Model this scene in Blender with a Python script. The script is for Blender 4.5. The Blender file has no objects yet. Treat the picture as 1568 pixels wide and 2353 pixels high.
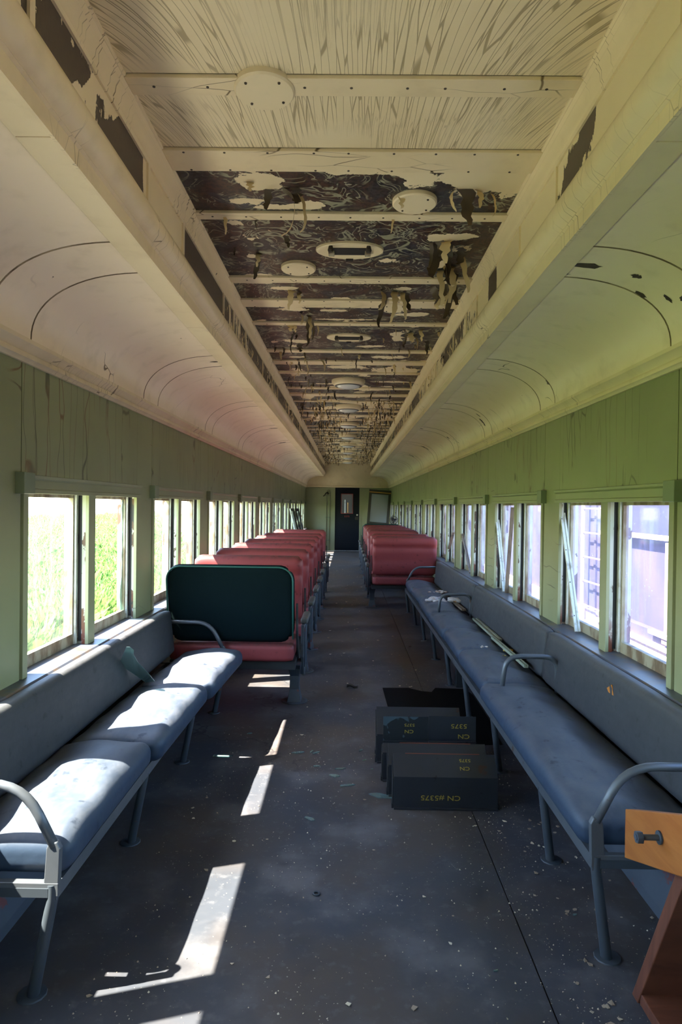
import bpy, bmesh, math, random
import numpy as np
from mathutils import Vector, Matrix
R = math.radians
rng = random.Random(7)
sc = bpy.context.scene
COL = sc.collection

# ------------------------------------------------------------------ camera
cam = bpy.data.cameras.new('camera'); co = bpy.data.objects.new('camera', cam); COL.objects.link(co)
cam.sensor_fit = 'HORIZONTAL'; cam.sensor_width = 36; cam.lens = 1500/1568*36
cam.clip_start = .02; cam.clip_end = 400
YAW, PITCH, ROLL = R(.547), R(.578), R(.734)
# car frame: x right, y forward, z up.  yaw to the left, pitch down, camera rolled counter-clockwise
M = Matrix.Rotation(YAW, 4, 'Z') @ Matrix.Rotation(math.pi/2-PITCH, 4, 'X') @ Matrix.Rotation(ROLL, 4, 'Z')
co.matrix_world = Matrix.Translation((0, 0, 1.5)) @ M
sc.camera = co
# ------------------------------------------------------------------ light
sc.view_settings.view_transform = 'Standard'; sc.view_settings.look = 'None'
sc.view_settings.exposure = 1.35; sc.view_settings.gamma = 1; sc.view_settings.use_curve_mapping = False
SUN_DIR = Vector((1, .32, -1.44)).normalized()
sd = bpy.data.lights.new('sun', 'SUN'); sd.energy = 24; sd.angle = R(.53); sd.color = (1, .91, .79)
so = bpy.data.objects.new('sun', sd); COL.objects.link(so)
so.rotation_euler = SUN_DIR.to_track_quat('-Z', 'Y').to_euler()
W = bpy.data.worlds.new('world'); sc.world = W; W.use_nodes = True
wt = W.node_tree; bg = wt.nodes['Background']
sky = wt.nodes.new('ShaderNodeTexSky'); sky.sky_type = 'NISHITA'; sky.sun_disc = False
sky.sun_elevation = math.asin(-SUN_DIR.z); sky.sun_rotation = math.atan2(-SUN_DIR.x, -SUN_DIR.y)
sky.air_density = 1.0; sky.dust_density = .6; sky.ozone_density = 2.0
wt.links.new(sky.outputs[0], bg.inputs[0]); bg.inputs[1].default_value = .9
cy = sc.cycles
cy.max_bounces = 8; cy.diffuse_bounces = 6; cy.glossy_bounces = 3; cy.transmission_bounces = 4
cy.transparent_max_bounces = 10; cy.adaptive_threshold = .035; cy.sample_clamp_indirect = 6; cy.caustics_reflective = False; cy.caustics_refractive = False
cy.use_denoising = True

# ------------------------------------------------------------------ materials
class NT:
    def __init__(s, name):
        s.m = bpy.data.materials.new(name); s.m.use_nodes = True; s.t = s.m.node_tree
        s.b = s.t.nodes['Principled BSDF']; s.out = s.t.nodes['Material Output']; s._p = None
    def n(s, t, **k):
        o = s.t.nodes.new(t)
        for a, v in k.items(): setattr(o, a, v)
        return o
    def l(s, a, b): s.t.links.new(a, b)
    def put(s, sock, v):
        if hasattr(v, 'node'): s.l(v, sock)
        elif isinstance(v, (tuple, list)) and len(v) == 3 and sock.type == 'RGBA': sock.default_value = (*v, 1)
        else: sock.default_value = v
    @property
    def P(s):
        if s._p is None: s._p = s.n('ShaderNodeNewGeometry').outputs['Position']
        return s._p
    def map(s, sc_=(1, 1, 1), loc=(0, 0, 0), v=None):
        m = s.n('ShaderNodeMapping'); s.l(v or s.P, m.inputs[0]); m.inputs['Scale'].default_value = sc_; m.inputs['Location'].default_value = loc
        return m.outputs[0]
    def noise(s, scale, detail=3, v=None, dist=0, rough=.55, col=False):
        n = s.n('ShaderNodeTexNoise'); s.l(v or s.P, n.inputs['Vector'])
        n.inputs['Scale'].default_value = scale; n.inputs['Detail'].default_value = detail
        n.inputs['Distortion'].default_value = dist; n.inputs['Roughness'].default_value = rough
        return n.outputs['Color' if col else 'Fac']
    def vor(s, scale, v=None, feat='DISTANCE_TO_EDGE', rnd=1):
        n = s.n('ShaderNodeTexVoronoi', feature=feat); s.l(v or s.P, n.inputs['Vector']); n.inputs['Scale'].default_value = scale
        n.inputs['Randomness'].default_value = rnd
        return n.outputs['Distance']
    def math(s, op, a, b=0, c=None, clamp=False):
        n = s.n('ShaderNodeMath', operation=op); n.use_clamp = clamp
        s.put(n.inputs[0], a); s.put(n.inputs[1], b)
        if c is not None: s.put(n.inputs[2], c)
        return n.outputs[0]
    def step(s, x, lo, hi):          # 0 below lo, 1 above hi
        n = s.n('ShaderNodeMapRange'); n.interpolation_type = 'SMOOTHSTEP'
        s.put(n.inputs[0], x)
        if lo < hi: n.inputs[1].default_value = lo; n.inputs[2].default_value = hi; n.inputs[3].default_value = 0; n.inputs[4].default_value = 1
        else: n.inputs[1].default_value = hi; n.inputs[2].default_value = lo; n.inputs[3].default_value = 1; n.inputs[4].default_value = 0
        return n.outputs[0]
    def mix(s, f, a, b):
        n = s.n('ShaderNodeMix', data_type='RGBA'); s.put(n.inputs[0], f); s.put(n.inputs[6], a); s.put(n.inputs[7], b)
        return n.outputs[2]
    def vadd(s, a, b, k):
        sub = s.n('ShaderNodeVectorMath', operation='SUBTRACT'); s.l(b, sub.inputs[0]); sub.inputs[1].default_value = (.5, .5, .5)
        sl = s.n('ShaderNodeVectorMath', operation='SCALE'); s.l(sub.outputs[0], sl.inputs[0]); sl.inputs['Scale'].default_value = k
        ad = s.n('ShaderNodeVectorMath', operation='ADD'); s.l(a, ad.inputs[0]); s.l(sl.outputs[0], ad.inputs[1])
        return ad.outputs[0]
    def xyz(s):
        x = s.n('ShaderNodeSeparateXYZ'); s.l(s.P, x.inputs[0]); return x.outputs
    def comb(s, x, y, z):
        c = s.n('ShaderNodeCombineXYZ')
        for i, v in enumerate((x, y, z)): s.put(c.inputs[i], v)
        return c.outputs[0]
    def fin(s, col, rough=.6, metal=0, bump=None, bs=.3, bd=.004, spec=.5):
        s.put(s.b.inputs['Base Color'], col); s.put(s.b.inputs['Roughness'], rough); s.put(s.b.inputs['Metallic'], metal)
        s.b.inputs['Specular IOR Level'].default_value = spec
        if bump is not None:
            b = s.n('ShaderNodeBump'); b.inputs['Strength'].default_value = bs; b.inputs['Distance'].default_value = bd
            s.l(bump, b.inputs['Height']); s.l(b.outputs[0], s.b.inputs['Normal'])
        return s.m

CREAM = (.78, .67, .46); CREAM2 = (.71, .59, .38); CRACK = (.16, .11, .05); DARKP = (.045, .032, .022)
def m_cream(name, crack=0.0, chips=.0, vec_scale=(1, 1, 1), c1=CREAM, c2=CREAM2, rough=.45, wid=.022):
    t = NT(name)
    c = t.mix(t.step(t.noise(1.3, 4), .35, .7), c1, c2)
    c = t.mix(t.math('MULTIPLY', t.step(t.noise(7, 5), .5, .75), .25), c, (.45, .36, .22))
    h = None
    if crack:
        v = t.vadd(t.map(vec_scale), t.noise(2.2, 2, col=True), 1.2)
        e = t.vor(1.0, v)
        k = t.math('MULTIPLY', t.step(e, wid, wid*.2), t.step(t.noise(1.7, 2), .62-crack, .72-crack*.6))
        c = t.mix(k, c, CRACK); h = t.math('SUBTRACT', 1, k)
    if chips:
        n = t.noise(5.5, 6, rough=.62); k = t.step(n, .73-chips, .735-chips)
        c = t.mix(k, c, (.06, .045, .03))
    return t.fin(c, rough, bump=h if h else t.noise(40, 3), bs=.25 if h else .06, bd=.003)
MAT = {}
MAT['cream'] = m_cream('cream_paint', 0, .0)
MAT['cream_cove'] = m_cream('cream_cove_paint', .06, .012, (3.2, 3.6, 3.2), c1=(.88, .76, .59), c2=(.83, .70, .52), wid=.010)
MAT['cream_trim'] = m_cream('cream_trim_paint', .12, .01, (3, 14, 3), c1=(.77, .65, .44), wid=.016)
def m_cream_fan():
    t = NT('crazed_cream_ceiling'); x, y, z = t.xyz()
    yl = t.math('SUBTRACT', y, 2.12); ax = t.math('ABSOLUTE', x)
    bend = t.math('MULTIPLY', t.math('MULTIPLY', x, ax), t.math('MULTIPLY', yl, 62))
    u = t.math('ADD', t.math('MULTIPLY', x, 62), bend)
    v = t.vadd(t.comb(u, t.math('MULTIPLY', y, 1.5), 0), t.noise(2.0, 1, col=True), 1.5)
    e = t.vor(.85, v); f = t.vor(1.9, v)
    k = t.math('MULTIPLY', t.step(e, .05, .016), t.step(t.noise(2.3, 2), .35, .55))
    k2 = t.math('MULTIPLY', t.step(f, .06, .015), t.math('MULTIPLY', t.step(t.noise(3.1, 2), .50, .62), .45))
    k = t.math('MAXIMUM', k, k2)
    c = t.mix(t.step(t.noise(1.3, 4), .35, .7), CREAM, CREAM2)
    c = t.mix(t.math('MULTIPLY', k, .72), c, (.26, .19, .09))
    ch = t.step(t.noise(4.2, 5, rough=.6), .735, .74); c = t.mix(ch, c, (.24, .25, .19))
    return t.fin(c, .5, bump=t.math('SUBTRACT', 1, k), bs=.35, bd=.004)
MAT['cream_fan'] = m_cream_fan()
def m_peel(name, attr='paint', vs=(1, 1, 1), swirl=True, nsc=11):
    t = NT(name)
    a = t.n('ShaderNodeAttribute', attribute_name=attr).outputs['Fac']
    pv = t.map(vs)
    n = t.noise(nsc, 8, pv, .4, .66)
    s = t.math('ADD', a, t.math('MULTIPLY', t.math('SUBTRACT', n, .5), 3.0))
    paint = t.step(s, .0, .02)
    wv = t.vadd(t.P, t.noise(2.6, 2, col=True), .55)
    if swirl:
        base = t.mix(t.step(t.noise(3.2, 4, wv, 1), .38, .56), (.040, .042, .052), (.080, .036, .020))
        base = t.mix(t.step(t.noise(60, 2), .35, .7), base, (.02, .017, .014))
        l1 = t.math('ABSOLUTE', t.math('SUBTRACT', t.noise(8.5, 1.5, wv, 1.6), .5))
        l2 = t.math('ABSOLUTE', t.math('SUBTRACT', t.noise(4.4, 1, wv, 2.4), .5))
        k = t.math('MULTIPLY', t.step(l1, .036, .014), t.step(t.noise(9, 3), .48, .58))
        k2 = t.math('MULTIPLY', t.step(l2, .034, .016), t.step(t.noise(3, 3), .42, .52))
        base = t.mix(t.math('MAXIMUM', k, t.math('MULTIPLY', k2, .9)), base, (.29, .29, .20))
    else:
        base = t.mix(t.noise(30, 4, t.map((1, 6, 1))), (.05, .036, .026), (.10, .075, .055))
    edge = t.math('MULTIPLY', t.step(s, -.16, 0), t.math('SUBTRACT', 1, paint))
    base = t.mix(t.math('MULTIPLY', edge, .6), base, (.012, .01, .008))
    cr = t.mix(t.step(t.noise(1.3, 4), .35, .7), CREAM, CREAM2)
    c = t.mix(paint, base, cr)
    return t.fin(c, t.math('ADD', .42, t.math('MULTIPLY', paint, .08)), bump=paint, bs=.6, bd=.003)
MAT['peel'] = m_peel('peeled_ceiling')
MAT['peel_frieze'] = m_peel('peeled_frieze', vs=(1, 1, .45), swirl=False, nsc=11)
MAT['caulk'] = NT('brown_joint'); _t = MAT['caulk']; MAT['caulk'] = _t.fin(_t.mix(_t.step(_t.noise(8, 5), .42, .6), (.13, .085, .04), (.33, .25, .14)), .7)
MAT['bare'] = NT('bare_old_paint').fin((.05, .037, .028), .7)
def m_green(name, vs, amt, c1=(.275, .30, .165), c2=(.24, .262, .14)):
    t = NT(name)
    c = t.mix(t.step(t.noise(1.5, 4), .35, .65), c1, c2)
    v = t.vadd(t.map(vs), t.noise(2.5, 2, col=True), .9)
    e = t.vor(1, v)
    k = t.math('MULTIPLY', t.step(e, .030, .006), t.step(t.noise(1.9, 2), .64-amt, .74-amt))
    rust = t.step(t.noise(2.8, 3), .5, .62)
    c = t.mix(t.math('MULTIPLY', k, .85), c, t.mix(rust, (.07, .08, .04), (.15, .07, .025)))
    n = t.noise(6, 7, rough=.65); c = t.mix(t.step(n, .745, .75), c, (.05, .045, .04))
    return t.fin(c, .42, bump=t.math('SUBTRACT', 1, k), bs=.15, bd=.002)
MAT['green_v'] = m_green('green_panel_paint', (5, 11, .75), .22)
MAT['green_h'] = m_green('green_pier_paint', (5, 1.1, 8), .10)
MAT['green_t'] = m_green('green_trim_paint', (2, 2, 2), .0, (.30, .325, .19), (.265, .29, .165))
MAT['green_b'] = m_green('green_block_paint', (6, 6, 6), .06, (.20, .25, .16), (.17, .21, .13))
def m_jamb():
    t = NT('flaking_jamb_paint')
    n = t.noise(9, 6, t.map((1, 1, .5)), rough=.6)
    c = t.mix(t.step(t.noise(4, 4), .4, .6), (.42, .46, .36), (.55, .57, .52))
    c = t.mix(t.step(n, .55, .57), c, (.10, .055, .03))
    c = t.mix(t.step(n, .62, .64), c, (.03, .025, .02))
    st = t.step(t.noise(5, 5, t.map((3, 3, .4))), .52, .75); c = t.mix(t.math('MULTIPLY', st, .75), c, (.09, .06, .035))
    z = t.xyz()[2]; low = t.math('MULTIPLY', t.step(z, 1.05, .75), t.step(t.noise(11, 5), .42, .52))
    c = t.mix(low, c, (.16, .045, .02))
    return t.fin(c, .6, bump=n, bs=.3, bd=.004)
MAT['jamb'] = m_jamb()
def m_sash():
    t = NT('weathered_sash_paint')
    n = t.noise(12, 5, t.map((1, 1, .4)))
    c = t.mix(t.step(n, .4, .62), (.34, .31, .22), (.15, .10, .055))
    return t.fin(c, .6, bump=n, bs=.2, bd=.003)
MAT['sash'] = m_sash()
def m_strip():
    t = NT('white_metal_strip'); c = t.mix(t.step(t.noise(14, 5), .5, .72), (.58, .62, .58), (.34, .33, .27))
    return t.fin(c, .35)
MAT['strip'] = m_strip()
def m_floor():
    t = NT('worn_linoleum')
    a = t.noise(.9, 4); b = t.noise(2.6, 6, rough=.6); d = t.noise(22, 4)
    c = t.mix(t.step(a, .40, .60), (.046, .052, .066), (.076, .062, .055))
    c = t.mix(t.math('MULTIPLY', t.step(b, .48, .70), .8), c, (.125, .122, .13))
    c = t.mix(t.math('MULTIPLY', t.step(b, .46, .28), .6), c, (.034, .036, .043))
    c = t.mix(t.math('MULTIPLY', t.step(d, .55, .75), .35), c, (.15, .15, .16))
    # dried puddle edges
    st = t.math('ABSOLUTE', t.math('SUBTRACT', t.noise(1.15, 5, rough=.5), .47))
    c = t.mix(t.math('MULTIPLY', t.step(st, .006, .001), t.math('MULTIPLY', t.math('MULTIPLY', t.step(t.xyz()[0], -.15, -.3), t.step(t.xyz()[1], 3.3, 3.9)), .7)), c, (.018, .018, .02))
    sp = t.vor(42, feat='F1'); k = t.math('MULTIPLY', t.step(sp, .13, .06), t.step(t.noise(3.3, 3), .50, .62))
    c = t.mix(k, c, (.36, .34, .29))
    r = t.math('ADD', .42, t.math('MULTIPLY', b, .3))
    return t.fin(c, r, bump=d, bs=.12, bd=.003)
MAT['floor'] = m_floor()
def m_vinyl(name, c1, c2, dust=(.36, .34, .32), dk=.35, rough=.42, dusty=1.0):
    t = NT(name)
    n = t.noise(3.5, 5); f = t.noise(30, 4, t.map((1, .35, 1)))
    c = t.mix(n, c1, c2)
    nz = t.n('ShaderNodeSeparateXYZ'); g = t.n('ShaderNodeNewGeometry'); t.l(g.outputs['Normal'], nz.inputs[0])
    up = t.step(nz.outputs[2], .25, .95)
    c = t.mix(t.math('MULTIPLY', t.math('MULTIPLY', up, dk*dusty), t.math('MULTIPLY_ADD', t.step(f, .25, .75), .55, .45)), c, dust)
    c = t.mix(t.math('MULTIPLY', t.step(t.noise(17, 5), .6, .72), .6), c, tuple(v*.35 for v in c1))
    return t.fin(c, t.math('ADD', rough, t.math('MULTIPLY', f, .2)), bump=t.noise(9, 4), bs=.25, bd=.012, spec=.4)
MAT['vinyl_grey'] = m_vinyl('grey_vinyl', (.022, .044, .084), (.042, .062, .095), dust=(.165, .17, .185), dk=.5)
MAT['vinyl_back'] = m_vinyl('grey_back_vinyl', (.034, .037, .043), (.048, .050, .055), dust=(.2, .2, .2), dk=.35, rough=.5)
MAT['vinyl_red'] = m_vinyl('red_vinyl', (.23, .036, .040), (.29, .055, .055), dust=(.095, .045, .04), dk=.8, rough=.40)
MAT['plush'] = NT('plush_dark_green'); _t = MAT['plush']
MAT['plush'] = _t.fin(_t.mix(_t.noise(3, 4), (.0025, .0075, .009), (.005, .013, .014)), .9, bump=_t.noise(160, 2), bs=.3, bd=.002, spec=.08)
MAT['piping'] = NT('green_piping').fin((.02, .11, .09), .5)
def m_metal(name, c1, c2, rust=(.16, .06, .025), rk=.3, rough=.38, metal=.0):
    t = NT(name); n = t.noise(8, 6, rough=.6)
    c = t.mix(t.noise(3, 3), c1, c2); c = t.mix(t.step(n, .70-rk*.3, .74-rk*.3), c, rust)
    return t.fin(c, t.math('ADD', rough, t.math('MULTIPLY', n, .25)), metal, bump=n, bs=.1, bd=.002)
MAT['tube'] = m_metal('painted_steel_tube', (.09, .105, .125), (.15, .16, .17), rust=(.10, .06, .04), rk=.12, rough=.28, metal=.35)
MAT['legs'] = m_metal('dark_steel_leg', (.035, .045, .058), (.055, .068, .08), rk=.15, rough=.4)
MAT['castiron'] = m_metal('blue_grey_cast_iron', (.035, .045, .058), (.07, .085, .105), rust=(.15, .035, .025), rk=.32, rough=.4)
MAT['arm'] = m_metal('black_arm_pad', (.055, .055, .052), (.10, .098, .088), rk=.0, rough=.4)
MAT['under'] = NT('dark_underframe').fin((.018, .02, .022), .6)
def m_plate():
    t = NT('black_steel_cover'); n = t.noise(6, 6, rough=.62)
    c = t.mix(t.noise(2.5, 4), (.016, .019, .024), (.036, .038, .044))
    c = t.mix(t.step(n, .64, .70), c, (.045, .018, .012)); c = t.mix(t.step(t.noise(14, 5), .66, .70), c, (.012, .011, .012))
    return t.fin(c, .38, .15, bump=n, bs=.25, bd=.004)
MAT['plate'] = m_plate()
def m_plate2():
    t = NT('flaked_steel_cover'); n = t.noise(5.5, 3, dist=.4)
    c = t.mix(t.step(n, .50, .515), (.014, .017, .02), (.05, .08, .095))
    return t.fin(c, .45, .1, bump=t.step(n, .50, .515), bs=.6, bd=.003)
MAT['plate2'] = m_plate2()
MAT['red_edge'] = NT('worn_red_edge').fin((.16, .045, .025), .6)
MAT['rubber'] = NT('black_rubber'); _t = MAT['rubber']; MAT['rubber'] = _t.fin(_t.mix(_t.step(_t.noise(20, 5), .62, .7), (.003, .0035, .004), (.006, .006, .006)), .7, spec=.08)
def m_wood(name, a, b, vs=(30, 3, 30)):
    t = NT(name); w = t.noise(1, 5, t.map(vs), 1.2)
    c = t.mix(t.step(w, .3, .7), a, b); c = t.mix(t.step(t.noise(5, 4), .66, .75), c, tuple(v*.35 for v in a))
    return t.fin(c, .45, bump=w, bs=.1, bd=.002)
MAT['wood'] = m_wood('orange_plank', (.33, .098, .018), (.40, .14, .030), (30, 3, 22))
MAT['wood_dk'] = m_wood('brown_board', (.12, .040, .022), (.18, .062, .033), (4, 30, 3))
MAT['strip_green'] = m_wood('pale_green_batten', (.36, .41, .30), (.26, .28, .2), (20, 2, 20))
MAT['strip_bare'] = m_wood('bare_grey_batten', (.22, .17, .12), (.12, .085, .06), (20, 6, 6))
MAT['ledge'] = NT('ledge'); _t = MAT['ledge']
MAT['ledge'] = _t.fin(_t.mix(_t.step(_t.noise(9, 6), .5, .62), (.075, .085, .11), (.12, .09, .07)), .4, bump=_t.noise(14, 5), bs=.2, bd=.004)
MAT['navy'] = NT('navy_door'); MAT['navy'] = MAT['navy'].fin((.006, .009, .014), .5, spec=.2)
MAT['redpaint'] = NT('red_lettering').fin((.30, .03, .02), .5)
MAT['yellow'] = NT('yellow_crayon').fin((.36, .27, .04), .6)
MAT['yellowband'] = NT('orange_band').fin((.50, .24, .03), .5)
MAT['olive'] = NT('olive_frame').fin((.030, .030, .016), .55)
MAT['white'] = NT('white_enamel').fin((.62, .60, .52), .3)
MAT['frost'] = NT('frosted_lens').fin((.62, .66, .68), .15)
MAT['black'] = NT('black_socket').fin((.008, .008, .008), .6)
MAT['fluff'] = NT('dirty_white_fluff'); _t = MAT['fluff']; MAT['fluff'] = _t.fin(_t.mix(_t.step(_t.noise(16, 3), .5, .65), (.60, .55, .52), (.40, .22, .10)), .9, spec=.1)
MAT['foam'] = NT('yellow_foam').fin((.55, .38, .09), .9)
MAT['orange'] = NT('orange_foam').fin((.55, .20, .03), .9)
MAT['chip'] = NT('paint_chip'); _t = MAT['chip']; MAT['chip'] = _t.fin(_t.mix(_t.step(_t.noise(3, 1), .42, .55), (.62, .55, .40), (.32, .25, .18)), .6)
def m_flake():
    t = NT('curling_paint'); bf = t.n('ShaderNodeNewGeometry').outputs['Backfacing']
    n = t.noise(4, 3)
    return t.fin(t.mix(bf, t.mix(n, (.62, .50, .29), (.50, .37, .17)), t.mix(n, (.05, .036, .022), (.09, .065, .035))), .5)
MAT['flake'] = m_flake()
def m_glass(name, haze, tint, streak=.15, wob=0):
    t = NT(name)
    tr = t.n('ShaderNodeBsdfTransparent'); tr.inputs[0].default_value = (.93, .95, .94, 1)
    df = t.n('ShaderNodeBsdfTranslucent'); df.inputs[0].default_value = (*tint, 1)
    d2 = t.n('ShaderNodeBsdfDiffuse'); d2.inputs[0].default_value = (*tint, 1)
    dm = t.n('ShaderNodeMixShader'); dm.inputs[0].default_value = .35; t.l(df.outputs[0], dm.inputs[1]); t.l(d2.outputs[0], dm.inputs[2])
    z = t.noise(1, 4, t.map((3, 26, 1.2)))
    h = t.math('ADD', haze, t.math('MULTIPLY', t.step(z, .42, .72), streak))
    sp = t.math('MULTIPLY', t.step(t.noise(38, 4), .66, .72), .35)
    h = t.math('ADD', h, sp, clamp=True)
    m1 = t.n('ShaderNodeMixShader'); t.l(h, m1.inputs[0]); t.l(tr.outputs[0], m1.inputs[1]); t.l(dm.outputs[0], m1.inputs[2])
    gl = t.n('ShaderNodeBsdfGlossy'); gl.inputs['Roughness'].default_value = .05
    lw = t.n('ShaderNodeLayerWeight'); fz = t.math('MULTIPLY_ADD', t.math('POWER', lw.outputs['Facing'], 5), .5, .02)
    m2 = t.n('ShaderNodeMixShader'); t.l(fz, m2.inputs[0]); t.l(m1.outputs[0], m2.inputs[1]); t.l(gl.outputs[0], m2.inputs[2])
    t.l(m2.outputs[0], t.out.inputs[0]); return t.m
MAT['pane_l'] = m_glass('dusty_left_pane', .025, (.5, .53, .5), .05)
MAT['pane_p'] = m_glass('wavy_plastic_pane', .05, (.6, .65, .6), .06)
MAT['pane_r'] = m_glass('dirty_right_pane', .10, (.46, .46, .78), .14)
MAT['pane_d'] = m_glass('dark_door_pane', .05, (.4, .4, .4), .05)
def m_shard():
    t = NT('green_glass_shard')
    tr = t.n('ShaderNodeBsdfTransparent'); tr.inputs[0].default_value = (.62, .80, .78, 1)
    df = t.n('ShaderNodeBsdfDiffuse'); df.inputs[0].default_value = (.30, .42, .42, 1)
    m = t.n('ShaderNodeMixShader'); m.inputs[0].default_value = .28; t.l(tr.outputs[0], m.inputs[1]); t.l(df.outputs[0], m.inputs[2])
    gl = t.n('ShaderNodeBsdfGlossy'); gl.inputs['Roughness'].default_value = .06
    m2 = t.n('ShaderNodeMixShader'); m2.inputs[0].default_value = .12; t.l(m.outputs[0], m2.inputs[1]); t.l(gl.outputs[0], m2.inputs[2])
    t.l(m2.outputs[0], t.out.inputs[0]); return t.m
MAT['shard'] = m_shard()
def m_mirrorpane():
    t = NT('grey_storm_glass'); return t.fin((.20, .24, .24), .12, spec=.8)
MAT['storm'] = m_mirrorpane()
def m_field():
    t = NT('field_soil'); return t.fin(t.mix(t.step(t.noise(1.2, 6), .35, .65), (.20, .29, .06), (.30, .37, .10)), .9, spec=.1)
MAT['field'] = m_field()
def m_grass():
    t = NT('grass_blades'); n = t.noise(.7, 3); f = t.noise(9, 2)
    c = t.mix(n, (.19, .34, .055), (.31, .43, .12)); c = t.mix(t.step(f, .50, .60), c, (.06, .15, .025))
    t.put(t.b.inputs['Base Color'], c); t.b.inputs['Roughness'].default_value = .6
    tl = t.n('ShaderNodeBsdfTranslucent'); t.put(tl.inputs[0], c)
    m = t.n('ShaderNodeMixShader'); m.inputs[0].default_value = .4; t.l(t.b.outputs[0], m.inputs[1]); t.l(tl.outputs[0], m.inputs[2]); t.l(m.outputs[0], t.out.inputs[0])
    return t.m
MAT['grass'] = m_grass()
MAT['leaf'] = NT('far_leaf').fin((.07, .14, .035), .8)
MAT['bounce'] = NT('pale_bounce_ground'); _t = MAT['bounce']; MAT['bounce'] = _t.fin(_t.mix(_t.noise(14, 5), (.38, .36, .24), (.56, .52, .36)), .95)  # pale colour for the added strip that bounces sunlight up to the ceiling
MAT['gravel'] = NT('gravel'); _t = MAT['gravel']; MAT['gravel'] = _t.fin(_t.mix(_t.noise(12, 5), (.22, .19, .17), (.42, .37, .34)), .95)
def m_car(name, a, b):
    t = NT(name); n = t.noise(1.5, 6, t.map((1, 1, .5)), rough=.6)
    return t.fin(t.mix(t.step(n, .4, .65), a, b), .7)
MAT['car'] = m_car('faded_car_side', (.050, .044, .078), (.082, .062, .084))
MAT['car2'] = m_car('pale_boxcar_side', (.050, .045, .078), (.080, .062, .082))
MAT['rusty'] = m_car('rusty_post', (.36, .22, .16), (.22, .13, .10))
MAT['pale'] = m_car('pale_metal', (.74, .62, .57), (.64, .48, .43))

# ------------------------------------------------------------------ mesh helpers
class MB:
    def __init__(s): s.v = []; s.f = []; s.m = []
    def add(s, v, f, mi=0):
        o = len(s.v); s.v += [tuple(p) for p in v]; s.f += [tuple(i+o for i in q) for q in f]; s.m += [mi]*len(f); return s
    def box(s, x0, x1, y0, y1, z0, z1, mi=0):
        if x0 > x1: x0, x1 = x1, x0
        if y0 > y1: y0, y1 = y1, y0
        if z0 > z1: z0, z1 = z1, z0
        v = [(x, y, z) for z in (z0, z1) for y in (y0, y1) for x in (x0, x1)]
        return s.add(v, [(0, 2, 3, 1), (4, 5, 7, 6), (0, 1, 5, 4), (2, 6, 7, 3), (0, 4, 6, 2), (1, 3, 7, 5)], mi)
    def prism(s, poly, axis, a, b, mi=0, cap=True):
        # poly: list of 2D pts; axis 'y': (x,z), 'z': (x,y), 'x': (y,z)
        def P(p, t): return {'y': (p[0], t, p[1]), 'z': (p[0], p[1], t), 'x': (t, p[0], p[1])}[axis]
        n = len(poly); v = [P(p, a) for p in poly]+[P(p, b) for p in poly]
        f = [(i, (i+1) % n, (i+1) % n+n, i+n) for i in range(n)]
        if cap: f += [tuple(range(n))[::-1], tuple(range(n, 2*n))]
        return s.add(v, f, mi)
    def tube(s, pts, r, seg=10, mi=0, flat=None):
        pts = [Vector(p) for p in pts]; n = len(pts); rr = r if isinstance(r, (list, tuple)) else [r]*n
        V = []; up = None
        for i, p in enumerate(pts):
            d = (pts[min(i+1, n-1)]-pts[max(i-1, 0)]).normalized()
            if up is None: up = d.orthogonal().normalized()
            up = (up-d*up.dot(d)).normalized(); sd_ = d.cross(up)
            for k in range(seg):
                a = 2*math.pi*k/seg; V.append(p+(up*math.cos(a)+sd_*math.sin(a))*rr[i])
        F = [(i*seg+k, i*seg+(k+1) % seg, (i+1)*seg+(k+1) % seg, (i+1)*seg+k) for i in range(n-1) for k in range(seg)]
        F += [tuple(range(seg))[::-1], tuple((n-1)*seg+k for k in range(seg))]
        return s.add(V, F, mi)
    def lathe(s, prof, c, seg=24, sx=1, sy=1, mi=0):
        V = []; F = []; n = len(prof)
        for r, z in prof:
            for k in range(seg):
                a = 2*math.pi*k/seg; V.append((c[0]+math.cos(a)*r*sx, c[1]+math.sin(a)*r*sy, c[2]+z))
        for i in range(n-1):
            for k in range(seg): F.append((i*seg+k, i*seg+(k+1) % seg, (i+1)*seg+(k+1) % seg, (i+1)*seg+k))
        F += [tuple(range(seg))[::-1], tuple((n-1)*seg+k for k in range(seg))]
        return s.add(V, F, mi)
    def grid(s, fn, nu, nv, mi=0):
        V = [fn(i/nu, j/nv) for j in range(nv+1) for i in range(nu+1)]
        F = [(j*(nu+1)+i, j*(nu+1)+i+1, (j+1)*(nu+1)+i+1, (j+1)*(nu+1)+i) for j in range(nv) for i in range(nu)]
        return s.add(V, F, mi)
    def xf(s, m, start=0):
        s.v[start:] = [tuple(m @ Vector(p)) for p in s.v[start:]]; return s
    def mesh(s, name, mats, smooth=False, fix=True):
        me = bpy.data.meshes.new(name); me.from_pydata(s.v, [], s.f)
        for m in (mats if isinstance(mats, (list, tuple)) else [mats]): me.materials.append(MAT[m] if isinstance(m, str) else m)
        if any(s.m): me.polygons.foreach_set('material_index', s.m)
        if fix:
            bm = bmesh.new(); bm.from_mesh(me); bmesh.ops.recalc_face_normals(bm, faces=bm.faces); bm.to_mesh(me); bm.free()
        if smooth:
            me.polygons.foreach_set('use_smooth', [True]*len(me.polygons))
            if smooth is not True: me.set_sharp_from_angle(angle=R(smooth))
        me.update(); return me
    def build(s, name, mats, parent=None, smooth=False, bevel=0, fix=True):
        return link(name, s.mesh(name, mats, smooth, fix), parent, bevel)
def link(name, me, parent=None, bevel=0):
    o = bpy.data.objects.new(name, me); COL.objects.link(o)
    if parent is not None: o.parent = parent
    if bevel:
        b = o.modifiers.new('bevel', 'BEVEL'); b.width = bevel; b.segments = 2; b.limit_method = 'ANGLE'
    return o
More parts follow.
